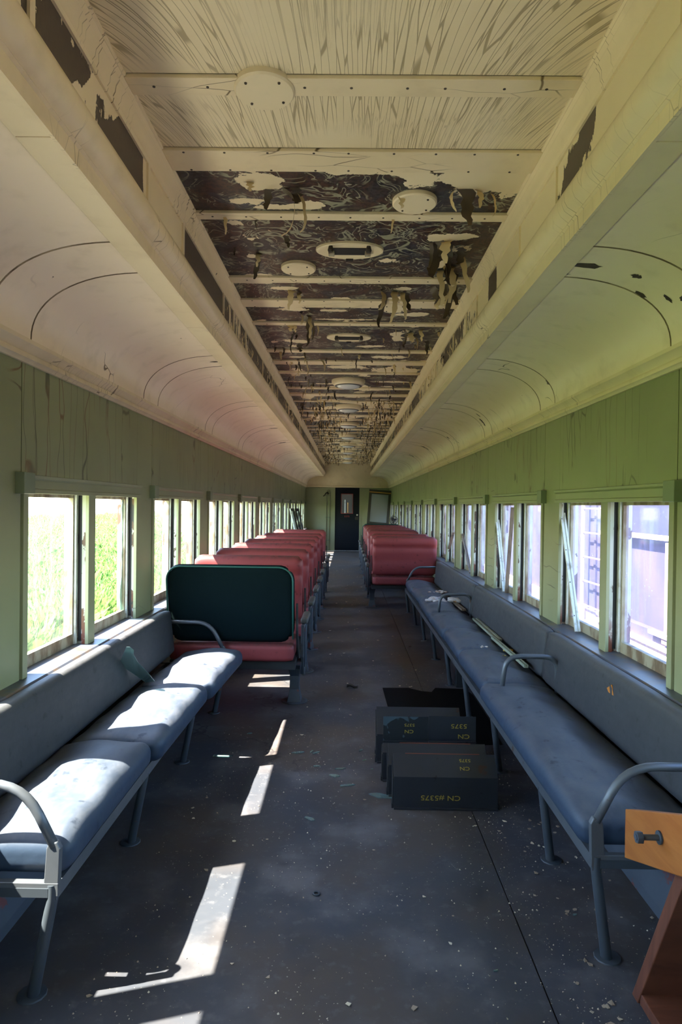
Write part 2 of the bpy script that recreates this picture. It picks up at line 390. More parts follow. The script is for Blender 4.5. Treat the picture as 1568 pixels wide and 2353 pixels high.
def tag(o, label, cat, group=None):
    o['label'] = label; o['category'] = cat
    if group: o['group'] = group
    return o
def thing(name, loc, label, cat, group=None, rz=0):
    o = bpy.data.objects.new(name, None); COL.objects.link(o); o.location = loc; o.rotation_euler = (0, 0, rz)
    o.empty_display_size = .1
    return tag(o, label, cat, group)
def struct(o): o['kind'] = 'structure'; return o
def rbox(lx, ly, lz, r, n=8, crown=0, fn=None, seg=None):
    """rounded cushion centred on origin, optional crown on top"""
    bm = bmesh.new(); bmesh.ops.create_cube(bm, size=2)
    bmesh.ops.subdivide_edges(bm, edges=bm.edges[:], cuts=n, use_grid_fill=True)
    h = (lx/2, ly/2, lz/2)
    for v in bm.verts:
        # spread the grid so that corners get enough rings
        q = [math.copysign(abs(c)**.7, c) for c in v.co]
        p = Vector([q[i]*h[i] for i in range(3)])
        core = Vector([max(-h[i]+r, min(h[i]-r, p[i])) for i in range(3)])
        d = p-core
        if d.length > 1e-9:
            m_ = max(abs(d.x), abs(d.y), abs(d.z)); p = core+d.normalized()*min(r, m_ if sum(abs(c) > 1e-9 for c in d) == 1 else r*m_/r)
        if crown and p.z > 0: p.z += crown*(1-(2*p.x/lx)**2)*(1-(2*p.y/ly)**2)
        if fn: p = fn(p)
        v.co = p
    me = bpy.data.meshes.new('cushion'); bm.to_mesh(me); bm.free()
    me.polygons.foreach_set('use_smooth', [True]*len(me.polygons)); return me
def addmesh(name, me, mat, parent=None, loc=(0, 0, 0), rot=(0, 0, 0)):
    me.materials.clear(); me.materials.append(MAT[mat]); o = link(name, me, parent); o.location = loc; o.rotation_euler = rot; return o
def copy_tree(o, parent=None):
    c = o.copy(); COL.objects.link(c); c.parent = parent
    for ch in list(o.children): copy_tree(ch, c)
    return c

# ------------------------------------------------------------------ car dimensions
HW = 1.375; MOD = 1.835; Y0 = 2.735; KS = range(-3, 11); YB = Y0-3*MOD-.2; YE = 21.6
OPEN = ((.05, .71), (.80, 1.51)); ZS, ZH = .745, 1.535; ZC = 2.876
def sgnname(s): return 'left' if s < 0 else 'right'

# ---- floor
fl = struct(MB().box(-1.5, 1.5, YB, YE+1.2, -.12, -.012).build('floor', 'under'))
MB().box(-1.372, .632, YB, YE, -.012, 0).build('floor_sheet', 'floor', fl)
MB().box(.638, 1.372, YB, YE, -.012, 0).build('floor_sheet', 'floor', fl)
MB().box(.632, .638, YB, YE, -.012, -.006).build('floor_seam', 'black', fl)

# ---- side walls
wall = {}; nwin = 0
for s in (-1, 1):
    w = struct(MB().box(s*1.39, s*1.5, YB, YE, -.25, .725).build('wall_'+sgnname(s), 'under')); wall[s] = w
    MB().box(s*1.375, s*1.39, YB, YE, 0, .722).build('lower_panel', 'green_h', w)
    MB().box(s*1.40, s*1.5, YB, YE, 1.58, 2.35).build('outer_skin', 'under', w)
    MB().box(s*1.392, s*1.40, YB, YE, 1.545, 2.35).build('backing_board', 'bare', w)
    # ledge under the windows
    MB().prism([(s*1.465, .728), (s*1.465, .75), (s*1.375, .745), (s*1.318, .742), (s*1.31, .735), (s*1.31, .712), (s*1.375, .712)], 'y', YB, YE).build('window_ledge', 'ledge', w)
    # heater housing along the floor
    tr = struct(MB().prism([(s*1.16, .001), (s*1.17, .03), (s*1.30, .30), (s*1.375, .31), (s*1.375, .001)], 'y', YB, 9.2 if s > 0 else 4.6).build('baseboard_'+sgnname(s), 'castiron'))
    for k in KS:
        y = Y0+k*MOD; je = .004
        if y > YE-.4: continue
        ye = min(y+MOD, YE)
        # letterboard panel and pier strip
        MB().box(s*1.375, s*1.392, y+je, min(ye-.325, YE), 1.60, 2.10).build('upper_panel', 'green_v', w)
        if ye-.321 < YE-.02: MB().box(s*1.3745, s*1.392, ye-.3248, ye-je, .72, 2.10).build('pier_panel', 'green_h', w)
        # pier core and mullion with notched jambs
        def notched(ya, yb, nm):
            d = .016
            o = [(1.385, ya), (1.405, ya), (1.405, ya+d), (1.428, ya+d), (1.428, ya), (1.50, ya), (1.50, yb), (1.428, yb), (1.428, yb-d), (1.405, yb-d), (1.405, yb), (1.385, yb)]
            MB().prism([(s*a, b) for a, b in o], 'z', .74, 1.6).build(nm, 'jamb', w)
            MB().box(s*1.4055, s*1.4275, ya+.010, ya+d, .76, 1.535).build('sash_groove', 'under', w)
        if ye < YE-.05: notched(y+OPEN[1][1]+.002, y+MOD+OPEN[0][0]-.002, 'pier_jamb')
        notched(y+OPEN[0][1]+.002, y+OPEN[1][0]-.002, 'mullion_jamb')
        MB().box(s*1.368, s*1.386, y+OPEN[0][1], y+OPEN[1][0], .745, 1.545).build('mullion_face', 'green_t', w, bevel=.002)
        MB().box(s*1.366, s*1.386, y+.008, y+OPEN[0][0], .745, 1.545).build('casing_strip', 'green_t', w, bevel=.002)
        # header with moulded edge and corner block
        MB().prism([(s*1.375, 1.535), (s*1.350, 1.535), (s*1.350, 1.552), (s*1.358, 1.556), (s*1.358, 1.592), (s*1.345, 1.600), (s*1.343, 1.612), (s*1.375, 1.616)], 'y', y+.04, y+1.53).build('window_header', 'green_t', w)
        MB().box(s*1.375, s*1.47, y+.02, y+1.53, 1.538, 1.57).build('head_jamb', 'jamb', w)
        MB().box(s*1.335, s*1.376, y-.05, y+.045, 1.532, 1.622).build('corner_block', 'green_b', w, bevel=.003)
        # windows
        for ab, (oa, ob) in enumerate(OPEN):
            nwin += 1; a, b = y+oa, y+ob
            wn = struct(bpy.data.objects.new('window_%d' % nwin, None)); COL.objects.link(wn); wn.location = (s*1.375, a, ZS)
            L = lambda mb, nm, mt, pr=wn, **kw: mb.xf(Matrix.Translation((-s*1.375, -a, -ZS))).build(nm, mt, pr, **kw)
            missing = (s < 0 and k == 0 and ab == 1)
            x0, x1 = s*1.440, s*1.468
            fr = MB().box(x0, x1, a-.01, a+.028, .735, 1.55).box(x0, x1, b-.030, b+.01, .735, 1.55)
            fr.box(x0, x1, a+.028, b-.03, .735, .805).box(x0, x1, a+.028, b-.03, 1.520, 1.55)
            sf = L(fr, 'sash_frame', 'sash')
            L(MB().box(s*1.428, s*1.440, b-.018, b+.006, .75, 1.54), 'stop_strip', 'strip')
            L(MB().box(s*1.428, s*1.440, a-.006, a+.018, .75, 1.54), 'stop_strip', 'strip')
            if not missing:
                pm = 'pane_r' if s > 0 else ('pane_p' if (k == 0 and ab == 0) else 'pane_l')
                if pm == 'pane_p':
                    g = MB().grid(lambda u, v: (-1.455+.004*math.sin(v*38+2*math.sin(u*5))+.003*math.sin(u*17+v*9), a+.026+u*(b-a-.054), .803+v*.719), 24, 60)
                    L(g, 'pane', pm, sf, smooth=True)
                else: L(MB().box(s*1.454, s*1.457, a+.026, b-.028, .803, 1.522), 'pane', pm, sf)
            else:
                pts = [(b-.03, .805)]
                n = 14
                for i in range(n+1): pts.append((b-.034-rng.random()*.022-(.03 if i < 4 else 0), .805+i*(.715/n)))
                pts.append((b-.03, 1.52))
                L(MB().prism(pts, 'x', s*1.454, s*1.457), 'broken_pane_edge', 'shard', sf)
    # cornice between wall and cove
    P = [(1.392, 2.085), (1.362, 2.085), (1.355, 2.095), (1.345, 2.10), (1.345, 2.118), (1.352, 2.124), (1.340, 2.140), (1.322, 2.155), (1.322, 2.172), (1.335, 2.178), (1.392, 2.178)]
    MB().prism([(s*a, b) for a, b in P], 'y', YB, YE).build('cornice', 'cream_trim', w, smooth=50)

# ---- ceiling: cove panels, soffit, fascia, frieze, crown, boards and battens
roof = [(1.5, 2.3), (1.47, 2.75), (1.2, 3.05), (.6, 3.25), (0, 3.3)]
rp = roof+[(-a, b) for a, b in roof[::-1][1:]]
ri = [(a*.985, b-.03) for a, b in rp][::-1]
ceil = struct(MB().prism(rp+ri, 'y', YB-.1, YE+1.3).build('ceiling', 'under'))
def cove_pt(t, s, r=0):
    # superellipse from (1.338,2.176) to (.86,2.464)
    a = t*math.pi/2; e = 2/2.25
    return (s*(.835+(.503+r)*math.cos(a)**e), 2.176+(.288+r)*math.sin(a)**e)
CT = [i/18 for i in range(19)]
for s in (-1, 1):
    for k in KS:
        y = Y0+k*MOD
        for (ya, yb, g) in ((y+.005, y+1.510, .005), (y+1.520, y+MOD-.005, .005)):
            yb = min(yb, YE)
            if ya > YE-.05: continue
            o = [cove_pt(t, s) for t in CT]; i_ = [cove_pt(t, s, .012) for t in CT][::-1]
            MB().prism(o+i_, 'y', ya, yb).build('cove_panel', 'cream_cove', ceil, smooth=40)
    for k in KS:      # open joints filled with brown caulk
        for ya in (Y0+k*MOD-.0045, Y0+k*MOD+1.5105):
            if ya > YE-.05: continue
            o = [cove_pt(t, s, -.0009) for t in CT]; i_ = [cove_pt(t, s, .006) for t in CT][::-1]
            MB().prism(o+i_, 'y', ya, ya+.009).build('cove_joint', 'caulk', ceil, smooth=40)
    o = [cove_pt(t, s, .013) for t in CT]; i_ = [cove_pt(t, s, .018) for t in CT][::-1]
    MB().prism(o+i_, 'y', YB, YE).build('cove_backing', 'bare', ceil, smooth=40)
    for k in KS:      # soffit boards, butt jointed
        y = Y0+k*MOD-1.02; yb = min(y+MOD-.004, YE)
        MB().box(s*.784, s*.885, y, yb, 2.455, 2.478).build('soffit_board', 'cream', ceil, bevel=.002)
    F = [(.800, 2.466), (.788, 2.452), (.778, 2.452), (.776, 2.500), (.768, 2.506), (.772, 2.513), (.764, 2.519), (.744, 2.535), (.734, 2.556), (.733, 2.580), (.742, 2.604), (.762, 2.616), (.775, 2.622), (.81, 2.622), (.81, 2.466)]
    MB().prism([(s*a, b) for a, b in F], 'y', YB, YE).build('fascia_moulding', 'cream_trim', ceil, smooth=40)
    Cm = [(.79, 2.770), (.760, 2.770), (.756, 2.782), (.760, 2.788), (.752, 2.800), (.750, 2.822), (.738, 2.838), (.742, 2.846), (.732, 2.858), (.735, 2.866), (.728, 2.870), (.728, 2.892), (.79, 2.892)]
    MB().prism([(s*a, b) for a, b in Cm], 'y', YB, YE).build('crown_moulding', 'cream_trim', ceil, smooth=40)
    # frieze boards with their own state of paint
    yj = YB; j = 0
    edges = [YB, -1.2, .6, 1.55, 2.46, 2.98, 3.95, 4.3, 4.82, 5.78, 6.13]
    while edges[-1] < YE: edges.append(edges[-1]+(.52, .96, .36)[len(edges) % 3])
    edges[-1] = YE
    for j in range(len(edges)-1):
        a, b = edges[j], edges[j+1]
        def pf(y, z):
            u = (z-2.62)/.15
            if y < 1.5: return .9
            if s < 0:
                if y < 2.42: v = -.55+(.75 if abs(y-1.85-u*.22) < .10 else 0)+(.5 if u > .75 and y < 2.1 else 0)
                elif y < 2.98: v = .9
                elif y < 3.75: v = -.75
                else: v = .25*math.sin(y*3.1)-.12-.02*y
            else:
                if 2.08 < y < 2.5: v = .55-1.5*max(0, 1-abs(y-2.14-(1-u)*.20)/.2)
                elif y < 3.45: v = .8
                elif y < 3.62: v = -.6
                else: v = .45+.35*math.sin(y*2.3)-.07*y
            return v
        nu, nv = max(4, int((b-a)/.03)), 6
        g = MB().grid(lambda u, v: (s*.768, a+.004+u*(b-a-.008), 2.615+v*.165), nu, nv)
        me = g.mesh('frieze_board', 'peel_frieze', fix=False)
        at = me.attributes.new('paint', 'FLOAT', 'POINT'); at.data.foreach_set('value', [pf(p[1], p[2]) for p in g.v])
        link('frieze_board', me, ceil)
        MB().box(s*.760, s*.772, b-.013, b+.013, 2.612, 2.775).build('frieze_batten', 'cream_trim', ceil)
# small peeled spots on the coves
def cove_patch(s, y, t, pts, fl=()):
    m_ = MB(); n = len(pts)
    P = []
    for dt, dy_ in pts:
        x, z = cove_pt(min(1, t+dt), s, -.0015); P.append((x, y+dy_, z))
    c_ = cove_pt(min(1, t), s, -.0018)
    m_.add([(c_[0], y, c_[1])]+P, [(0, i+1, (i+1) % n+1) for i in range(n)]); m_.build('peeled_spot', 'bare', ceil, fix=False)
prn = random.Random(8)
def ragged(lt, ly, n=16): return [(math.cos(2*math.pi*i/n)*lt*prn.uniform(.6, 1.1), math.sin(2*math.pi*i/n)*ly*prn.uniform(.35, 1.1)) for i in range(n)]
for s, y, t, lt, ly in ((1, 2.60, .90, .105, .030), (1, 2.605, .985, .03, .035), (1, 2.70, .975, .05, .014), (1, 2.60, .63, .032, .03), (1, 2.72, .50, .05, .022), (1, 2.62, .36, .05, .014), (1, 2.55, .30, .03, .02), (1, 6.28, .30, .10, .035), (1, 6.20, .45, .05, .02), (1, 10.0, .55, .12, .05), (1, 8.1, .95, .05, .05), (1, 8.15, .42, .05, .03), (1, 11.8, .6, .1, .05), (-1, 4.42, .93, .05, .02), (-1, 4.4, .985, .02, .04), (-1, 8.2, .9, .08, .03), (-1, 10.0, .8, .1, .04), (-1, 2.8, .975, .02, .03), (-1, 1.45, .98, .02, .03)):
    cove_patch(s, y, t, ragged(lt, ly))
# ceiling boards
BAT = []
for k in range(-3, 12): BAT += [(2.10+k*MOD, .09), (2.53+k*MOD, .155), (3.07+k*MOD, .07)]
BAT = [(y, w_) for y, w_ in BAT if YB+.1 < y < YE-.1]
blobs = [(-.40, 2.79, .10, .07, 1.6), (-.47, 2.97, .10, .025, 1.5), (-.32, 3.03, .16, .02, 1.3), (-.19, 3.0, .08, .035, 1.5), (.02, 2.70, .16, .03, 1.6), (.24, 2.72, .07, .03, 1.3), (.28, 2.80, .06, .05, 1.2),
         (.52, 2.75, .18, .06, 1.7), (.50, 2.86, .07, .07, 1.2), (.68, 2.80, .08, .12, 1.6), (.47, 3.36, .09, .05, 1.5), (.50, 3.72, .06, .06, 1.5), (.62, 3.5, .04, .05, 1.2), (-.56, 3.2, .05, .03, 1.2), (-.55, 3.62, .04, .04, 1.0),
         (-.42, 4.16, .10, .04, 1.5), (-.62, 4.06, .12, .02, 1.4), (.02, 4.05, .16, .02, 1.3), (.33, 4.15, .07, .04, 1.3), (.30, 4.35, .1, .03, 1.2),
         (-.40, 4.60, .10, .05, 1.5), (-.12, 4.62, .12, .03, 1.4), (.02, 4.84, .3, .02, 1.2), (.46, 4.7, .12, .05, 1.5), (-.45, 5.5, .12, .06, 1.4), (.45, 5.4, .10, .07, 1.4), (.2, 5.65, .14, .04, 1.3)]
brng = random.Random(3)
for _ in range(150):
    yy = 6+15*brng.random()**.9; blobs.append((brng.uniform(-.7, .7), yy, brng.uniform(.06, .25), brng.uniform(.03, .12), brng.uniform(.8, 1.5)))
for yb_, w_ in [b for b in BAT if 2.6 < b[0] < 7.2]:      # ragged cream margins left along the battens
    for _ in range(4): blobs.append((brng.uniform(-.68, .68), yb_+brng.choice((-.012, w_+.012)), brng.uniform(.06, .2), brng.uniform(.014, .032), brng.uniform(.8, 1.3)))
for _ in range(26): blobs.append((brng.choice((-1, 1))*brng.gauss(.5, .13), brng.uniform(3.2, 7.0), brng.uniform(.03, .09), brng.uniform(.025, .06), brng.uniform(.7, 1.3)))
def paint(x, y):
    if y < 2.68: return 1.5
    v = -1.0+max(0, min(.72, (y-5.2)*.10))
    for bx, by, rx, ry, a in blobs:
        d = ((x-bx)/rx)**2+((y-by)/ry)**2
        if d < 3: v += a*max(0, 1-d/3)**1.5*1.25
    return v
ys = [YB]+[y for y, _ in BAT]+[YE]
for i in range(len(ys)-1):
    a, b = ys[i]+.003, ys[i+1]-.003
    near = b < 2.6
    nu, nv = (4, 2) if near else (58, max(3, int((b-a)/.026)))
    g = MB().grid(lambda u, v: (-.74+1.48*u, a+(b-a)*v, ZC), nu, nv)
    me = g.mesh('ceiling_board', 'cream_fan' if near else 'peel', fix=False)
    if not near:
        at = me.attributes.new('paint', 'FLOAT', 'POINT'); at.data.foreach_set('value', [paint(p[0], p[1]) for p in g.v])
    link('ceiling_board', me, ceil)
    MB().box(-.74, .74, a, b, ZC+.001, ZC+.012).build('ceiling_backing', 'bare', ceil)
for y, w_ in BAT:
    MB().box(-.735, .735, y, y+w_, ZC-.013, ZC+.002).build('ceiling_batten', 'cream_trim', ceil, bevel=.002)
# nail heads on the near battens
nl = MB()
for y, w_ in BAT:
    if not 1.5 < y < 5: continue
    for i in range(9):
        x = -.64+i*.16+rng.uniform(-.02, .02)
        for yy in ((y+.012, y+w_-.012) if w_ > .1 else (y+w_*.5,)):
            nl.lathe([(.005, 0), (.005, .002)], (x, yy, ZC-.0145), 6)
o = nl.build('nail_heads', 'bare', ceil); o['kind'] = 'stuff'
# curling paint flakes
def flake_mesh(seed):
    r = random.Random(seed); L_ = r.uniform(.06, .17); w0 = r.uniform(.012, .042); n = 9
    cur = r.uniform(1.2, 3.6); a = r.uniform(-.1, .5); x = z = 0; pts = []
    for i in range(n+1):
        t = i/n; a2 = a+min(1, t*2.2)*1.35+cur*max(0, t-.55)
        w_ = w0*(1-.75*t**1.6)*r.uniform(.75, 1.2); off = r.uniform(-.2, .2)*w0
        pts.append(((-w_/2+off, x, z), (w_/2+off, x, z)))
        x += math.cos(a2)*L_/n; z -= math.sin(a2)*L_/n
    m = MB(); V = [p for q in pts for p in q]; F = [(2*i, 2*i+1, 2*i+3, 2*i+2) for i in range(n)]
    m.add(V, F); return m
FL = [flake_mesh(100+i) for i in range(14)]
FM = [f.mesh('paint_flake', 'flake', smooth=True, fix=False) for f in FL]
frng = random.Random(21)
def flake_spot(ymin, ymax, pw):
    y = ymin+(ymax-ymin)*frng.random()**pw
    c = frng.random()
    x = frng.gauss(.48, .12) if c < .42 else (frng.gauss(-.45, .13) if c < .78 else frng.uniform(-.66, .66))
    return max(-.70, min(.70, x)), y
fixed = [(.50, 3.40, 1.6), (.47, 3.44, 1.8), (.58, 3.48, 1.4), (.55, 3.55, 2.0), (.60, 3.6, 1.6), (.52, 3.82, 1.5), (.58, 4.0, 1.9), (.63, 4.1, 1.5), (.36, 4.22, 1.6), (.24, 4.3, 1.5), (-.30, 4.78, 1.6), (-.36, 4.7, 1.3), (.48, 5.2, 1.3), (.52, 5.3, 1.5), (.44, 5.35, 1.2), (.56, 5.1, 1.2), (-.44, 5.0, 1.3), (-.42, 5.6, 1.2), (-.30, 2.86, 1.5), (-.26, 2.88, 1.4), (-.24, 2.84, 1.1), (-.36, 2.86, .9), (-.44, 2.80, .8), (.50, 2.84, 1.3), (.55, 2.86, 1.1), (.60, 2.88, .8), (.45, 2.85, .9), (.22, 2.90, .8), (-.33, 3.35, .8), (-.50, 3.6, 1), (-.52, 3.66, .8), (-.62, 3.5, .5), (.50, 3.42, 1.9), (.54, 3.46, 1.6), (.46, 3.40, 1.2), (.57, 3.8, 2.2), (.60, 3.86, 1.4), (.42, 3.42, 1.0), (.56, 3.75, 1.5), (.5, 4.1, 1.6), (.62, 4.2, 1.6), (.2, 4.2, 1.3), (.28, 4.2, 1.4), (.33, 4.22, 1.7), (.6, 4.3, 1.4), (-.37, 4.2, .9), (-.33, 4.25, 1.0), (-.33, 4.75, 1.6), (-.31, 4.8, 1.2), (.2, 3.14, .6), (-.6, 3.14, .7), (-.45, 3.14, .5)]
for i in range(290):
    if i < len(fixed): x, y, k = fixed[i]
    else:
        x, y = flake_spot(4.6, 12.5, .8); k = frng.uniform(.45, 1.0)
    o = link('paint_flake', FM[frng.randrange(14)], ceil)
    o.location = (x, y, ZC-.001); o.rotation_euler = (frng.uniform(-.25, .2), frng.uniform(-.25, .25), frng.choice((0, math.pi))+frng.gauss(0, .6)); o.scale = (k*(1.3 if i < len(fixed) else .95), k*.8, k*(1.15 if i < len(fixed) else 1))
big = MB()
for i in range(1300):
    x, y = flake_spot(8.5, 21.2, 1.0); k = frng.uniform(.35, .85)
    m = Matrix.Translation((x, y, ZC-.001)) @ Matrix.Rotation(frng.choice((0, math.pi))+frng.gauss(0, .6), 4, 'Z') @ Matrix.Rotation(frng.uniform(-.2, .2), 4, 'X') @ Matrix.Scale(k, 4)
    f = FL[frng.randrange(14)]; big.add([m @ Vector(p) for p in f.v], f.f)
for i in range(420):    # flakes on the friezes
    s = frng.choice((-1, 1)); y = frng.uniform(4.5, 20); k = frng.uniform(.35, .75)
    m = Matrix.Translation((s*.765, y, frng.uniform(2.66, 2.76))) @ Matrix.Rotation(s*math.pi/2+frng.gauss(0, .3), 4, 'Z') @ Matrix.Rotation(-.6, 4, 'X') @ Matrix.Scale(k, 4)
    f = FL[frng.randrange(14)]; big.add([m @ Vector(p) for p in f.v], f.f)
o = big.build('distant_paint_flakes', 'flake', ceil, smooth=True, fix=False); o['kind'] = 'stuff'

# ---- end wall with door
we = struct(MB().box(-1.5, -.42, YE, YE+.06, -.1, 2.09).box(.40, 1.5, YE, YE+.06, -.1, 2.09).box(-1.5, 1.5, YE, YE+.06, 2.09, 2.12).build('wall_end', 'green_t'))
MB().box(-1.45, 1.45, YE, YE+.05, 2.12, 3.1).build('arched_panel', 'cream', we)
MB().prism([(YE, 2.09), (YE-.03, 2.095), (YE-.022, 2.115), (YE-.028, 2.14), (YE, 2.145)], 'x', -1.36, 1.36).build('end_cornice', 'cream_trim', we)
for x in (-.455, .405): MB().box(x, x+.05, YE-.015, YE, 0, 2.09).build('door_casing', 'green_t', we)
d = struct(bpy.data.objects.new('door_1', None)); COL.objects.link(d); d.location = (0, YE+.02, 0)
lf = MB().box(-.415, -.20, 0, .045, .01, 2.085).box(.18, .395, 0, .045, .01, 2.085).box(-.2, .18, 0, .045, .01, 1.24).box(-.2, .18, 0, .045, 1.88, 2.085)
dl = lf.build('door_leaf', 'navy', d)
fr = MB().box(-.21, -.195, -.008, .0, 1.23, 1.89).box(.175, .19, -.008, 0, 1.23, 1.89).box(-.195, .175, -.008, 0, 1.23, 1.245).box(-.195, .175, -.008, 0, 1.875, 1.89)
fr.build('window_trim', 'redpaint', dl)
MB().box(-.195, .175, .02, .024, 1.245, 1.875).build('pane', 'pane_d', dl)
MB().box(-.36, .34, -.006, 0, .06, .28).build('kick_plate', 'navy', dl)
MB().lathe([(.028, 0), (.03, .01), (.02, .03), (.006, .034)], (0, 0, 0), 14).xf(Matrix.Translation((.33, -.002, 1.19)) @ Matrix.Rotation(R(90), 4, 'X')).build('door_knob', 'white', dl)
MB().box(.26, .37, -.006, 0, 1.03, 1.13).build('lock_plate', 'olive', dl)
MB().box(-.415, .395, -.03, 0, 0, .012).build('threshold', 'strip', d)
def text(body, size, mat, parent, mw, name='lettering', sx=1.0):
    c = bpy.data.curves.new(name, 'FONT'); c.body = body; c.size = size; c.align_x = 'CENTER'; c.align_y = 'CENTER'; c.extrude = .0006; c.resolution_u = 3
    c.materials.append(MAT[mat]); o = bpy.data.objects.new(name, c); COL.objects.link(o); me = bpy.data.meshes.new_from_object(o); bpy.data.objects.remove(o); o = link(name, me, parent); o.matrix_local = mw @ Matrix.Scale(sx, 4, (1, 0, 0)); return o
text('5375', .075, 'redpaint', dl, Matrix.Translation((-.01, -.003, 1.135)) @ Matrix.Rotation(R(90), 4, 'X'), sx=1.2)
wb = struct(MB().box(-1.5, 1.5, YB-.06, YB, -.1, 3.1).build('wall_back', 'green_t'))
wv = struct(MB().box(-1.5, 1.5, YE+1.2, YE+1.25, -.1, 3.1).build('wall_vestibule', 'bare'))
MB().box(-.1, -.06, YE+1.17, YE+1.2, .9, 1.7).build('vestibule_post', 'strip', wv)
MB().tube([(.02, YE+1.1, 1.25), (.02, YE+1.1, 1.6)], .02, 8).build('vestibule_grab_bar', 'yellowband', wv)
# pipes on the end wall
pt = thing('standpipe', (-.64, YE-.03, 0), 'pair of thin green pipes with a valve running up the far end wall', 'pipe')
for dx in (-.05, .05): MB().tube([(dx, 0, .0), (dx, 0, 1.93), (dx*.6, 0, 1.98), (0, 0, 2.0)], .014, 8).build('pipe', 'green_t', pt, smooth=True)
for z in (.35, 1.1, 1.82): MB().box(-.085, .085, -.012, .028, z-.012, z+.012).build('pipe_clip', 'green_b', pt)
MB().tube([(0, 0, 1.93), (-.07, -.04, 1.90), (-.12, -.05, 1.82), (-.16, -.05, 1.80)], .018, 8).lathe([(.03, 0), (.035, .03), (.015, .05)], (0, -.03, 1.86), 10).build('valve', 'olive', pt)

# ------------------------------------------------------------------ ceiling fixtures
for (x, y, r, lab) in ((-.29, 2.16, .10, 'round blank ceiling cover on the crazed cream boards nearest the viewer'),
                       (.285, 2.95, .10, 'round cover half under a torn paint flap, right side of first peeled bay'),
                       (-.30, 3.78, .10, 'round white cover on dark peeled board left of the oval lamp base'),
                       (.305, 4.50, .10, 'round cover behind hanging flakes, right side of the third peeled bay')):
    t = thing('ceiling_cover', (x, y, ZC), lab, 'cover plate')
    MB().lathe([(r, .0), (r, -.016), (r-.006, -.022), (.002, -.023)], (0, 0, 0), 40).build('disc', 'cream', t, smooth=40)
    for a in (.7, 2.3, 3.9, 5.5): MB().lathe([(.005, -.022), (.004, -.026)], (math.cos(a)*.075, math.sin(a)*.075, 0), 8).build('screw', 'bare', t)
def oval_base(y, lab):
    t = thing('lamp_base', (-.005, y, ZC), lab, 'lamp base')
    MB().lathe([(.182, .0), (.180, -.010), (.170, -.014), (.16, -.012), (.12, -.012)], (0, 0, 0), 48, 1, .62).build('oval_plate', 'cream', t, smooth=40)
    MB().box(-.09, .09, -.05, .04, -.016, -.0125).build('socket_opening', 'black', t)
    for x in (-.098, .098):
        MB().box(x-.016, x+.016, -.02, .03, -.030, -.012).build('bracket', 'sash', t, bevel=.003)
        MB().lathe([(.012, -.045), (.016, -.035), (.01, -.012)], (x*1.02, -.075, 0), 10).build('bracket_screw', 'bare', t)
    MB().box(-.02, .02, .10, .125, -.018, -.01).build('junction_slot', 'black', t)
oval_base(3.52, 'oval lamp base with empty black socket, nearest of two along the ceiling')
oval_base(5.34, 'oval lamp base with empty black socket, farther of the two')
ordn = ['first', 'second', 'third', 'fourth', 'fifth', 'sixth', 'seventh', 'eighth']
for i in range(8):
    y = 7.2+i*MOD
    if y > YE-.2: break
    t = thing('dome_lamp', (-.005, y, ZC), 'round ceiling lamp with pale glass lens, %s from the viewer along the ceiling' % ordn[i], 'ceiling lamp', 'dome lamps along the ceiling')
    MB().lathe([(.185, 0), (.185, -.02), (.17, -.045), (.15, -.06), (.135, -.06)], (0, 0, 0), 32).build('housing', 'cream', t, smooth=40)
    MB().lathe([(.135, -.055), (.12, -.075), (.07, -.09), (.002, -.093)], (0, 0, 0), 32).build('lens', 'frost', t, smooth=50)
    MB().lathe([(.150, -.058), (.148, -.066), (.134, -.068), (.133, -.058)], (0, 0, 0), 32).build('rim', 'tube', t, smooth=40)

# ------------------------------------------------------------------ walkover seats
def back_mesh(s, plush=False):
    x0, x1 = .375, 1.305; cx = (x0+x1)/2
    me = rbox(x1-x0, .10, .575, .048, n=20)
    H = .575; lean = -.10
    for v in me.vertices:
        x, y, z = v.co; u = z/H+.5
        # rounded upper corners
        rc = .11 if plush else .055
        dx = abs(x)-((x1-x0)/2-rc)
        for top in (1, -1):
            dz = top*z-(H/2-rc)
            if dx > 0 and dz > 0:
                d = math.hypot(dx, dz)
                m_ = max(dx, dz)
                if d > 1e-6: z_ = top*((H/2-rc)+dz*m_/d); x_ = math.copysign((x1-x0)/2-rc+dx*m_/d, x); x, z = x_, z_
        if not plush:     # three horizontal rolls
            if u > .72: b = math.sin(((u-.72)/.28)**.8*math.pi)*.030
            elif u > .42: b = math.sin((u-.42)/.30*math.pi)*.018+.002
            else: b = math.sin(max(0, u)/.42*math.pi)*.014
            crease = min(abs(u-.72), abs(u-.42)); b -= .016*max(0, 1-crease/.022)
            y += math.copysign(b, y) if abs(y) > .02 else 0
        v.co = (s*(x+cx), y+.05+lean*(u-.5)+.0, z+.775)
    return me
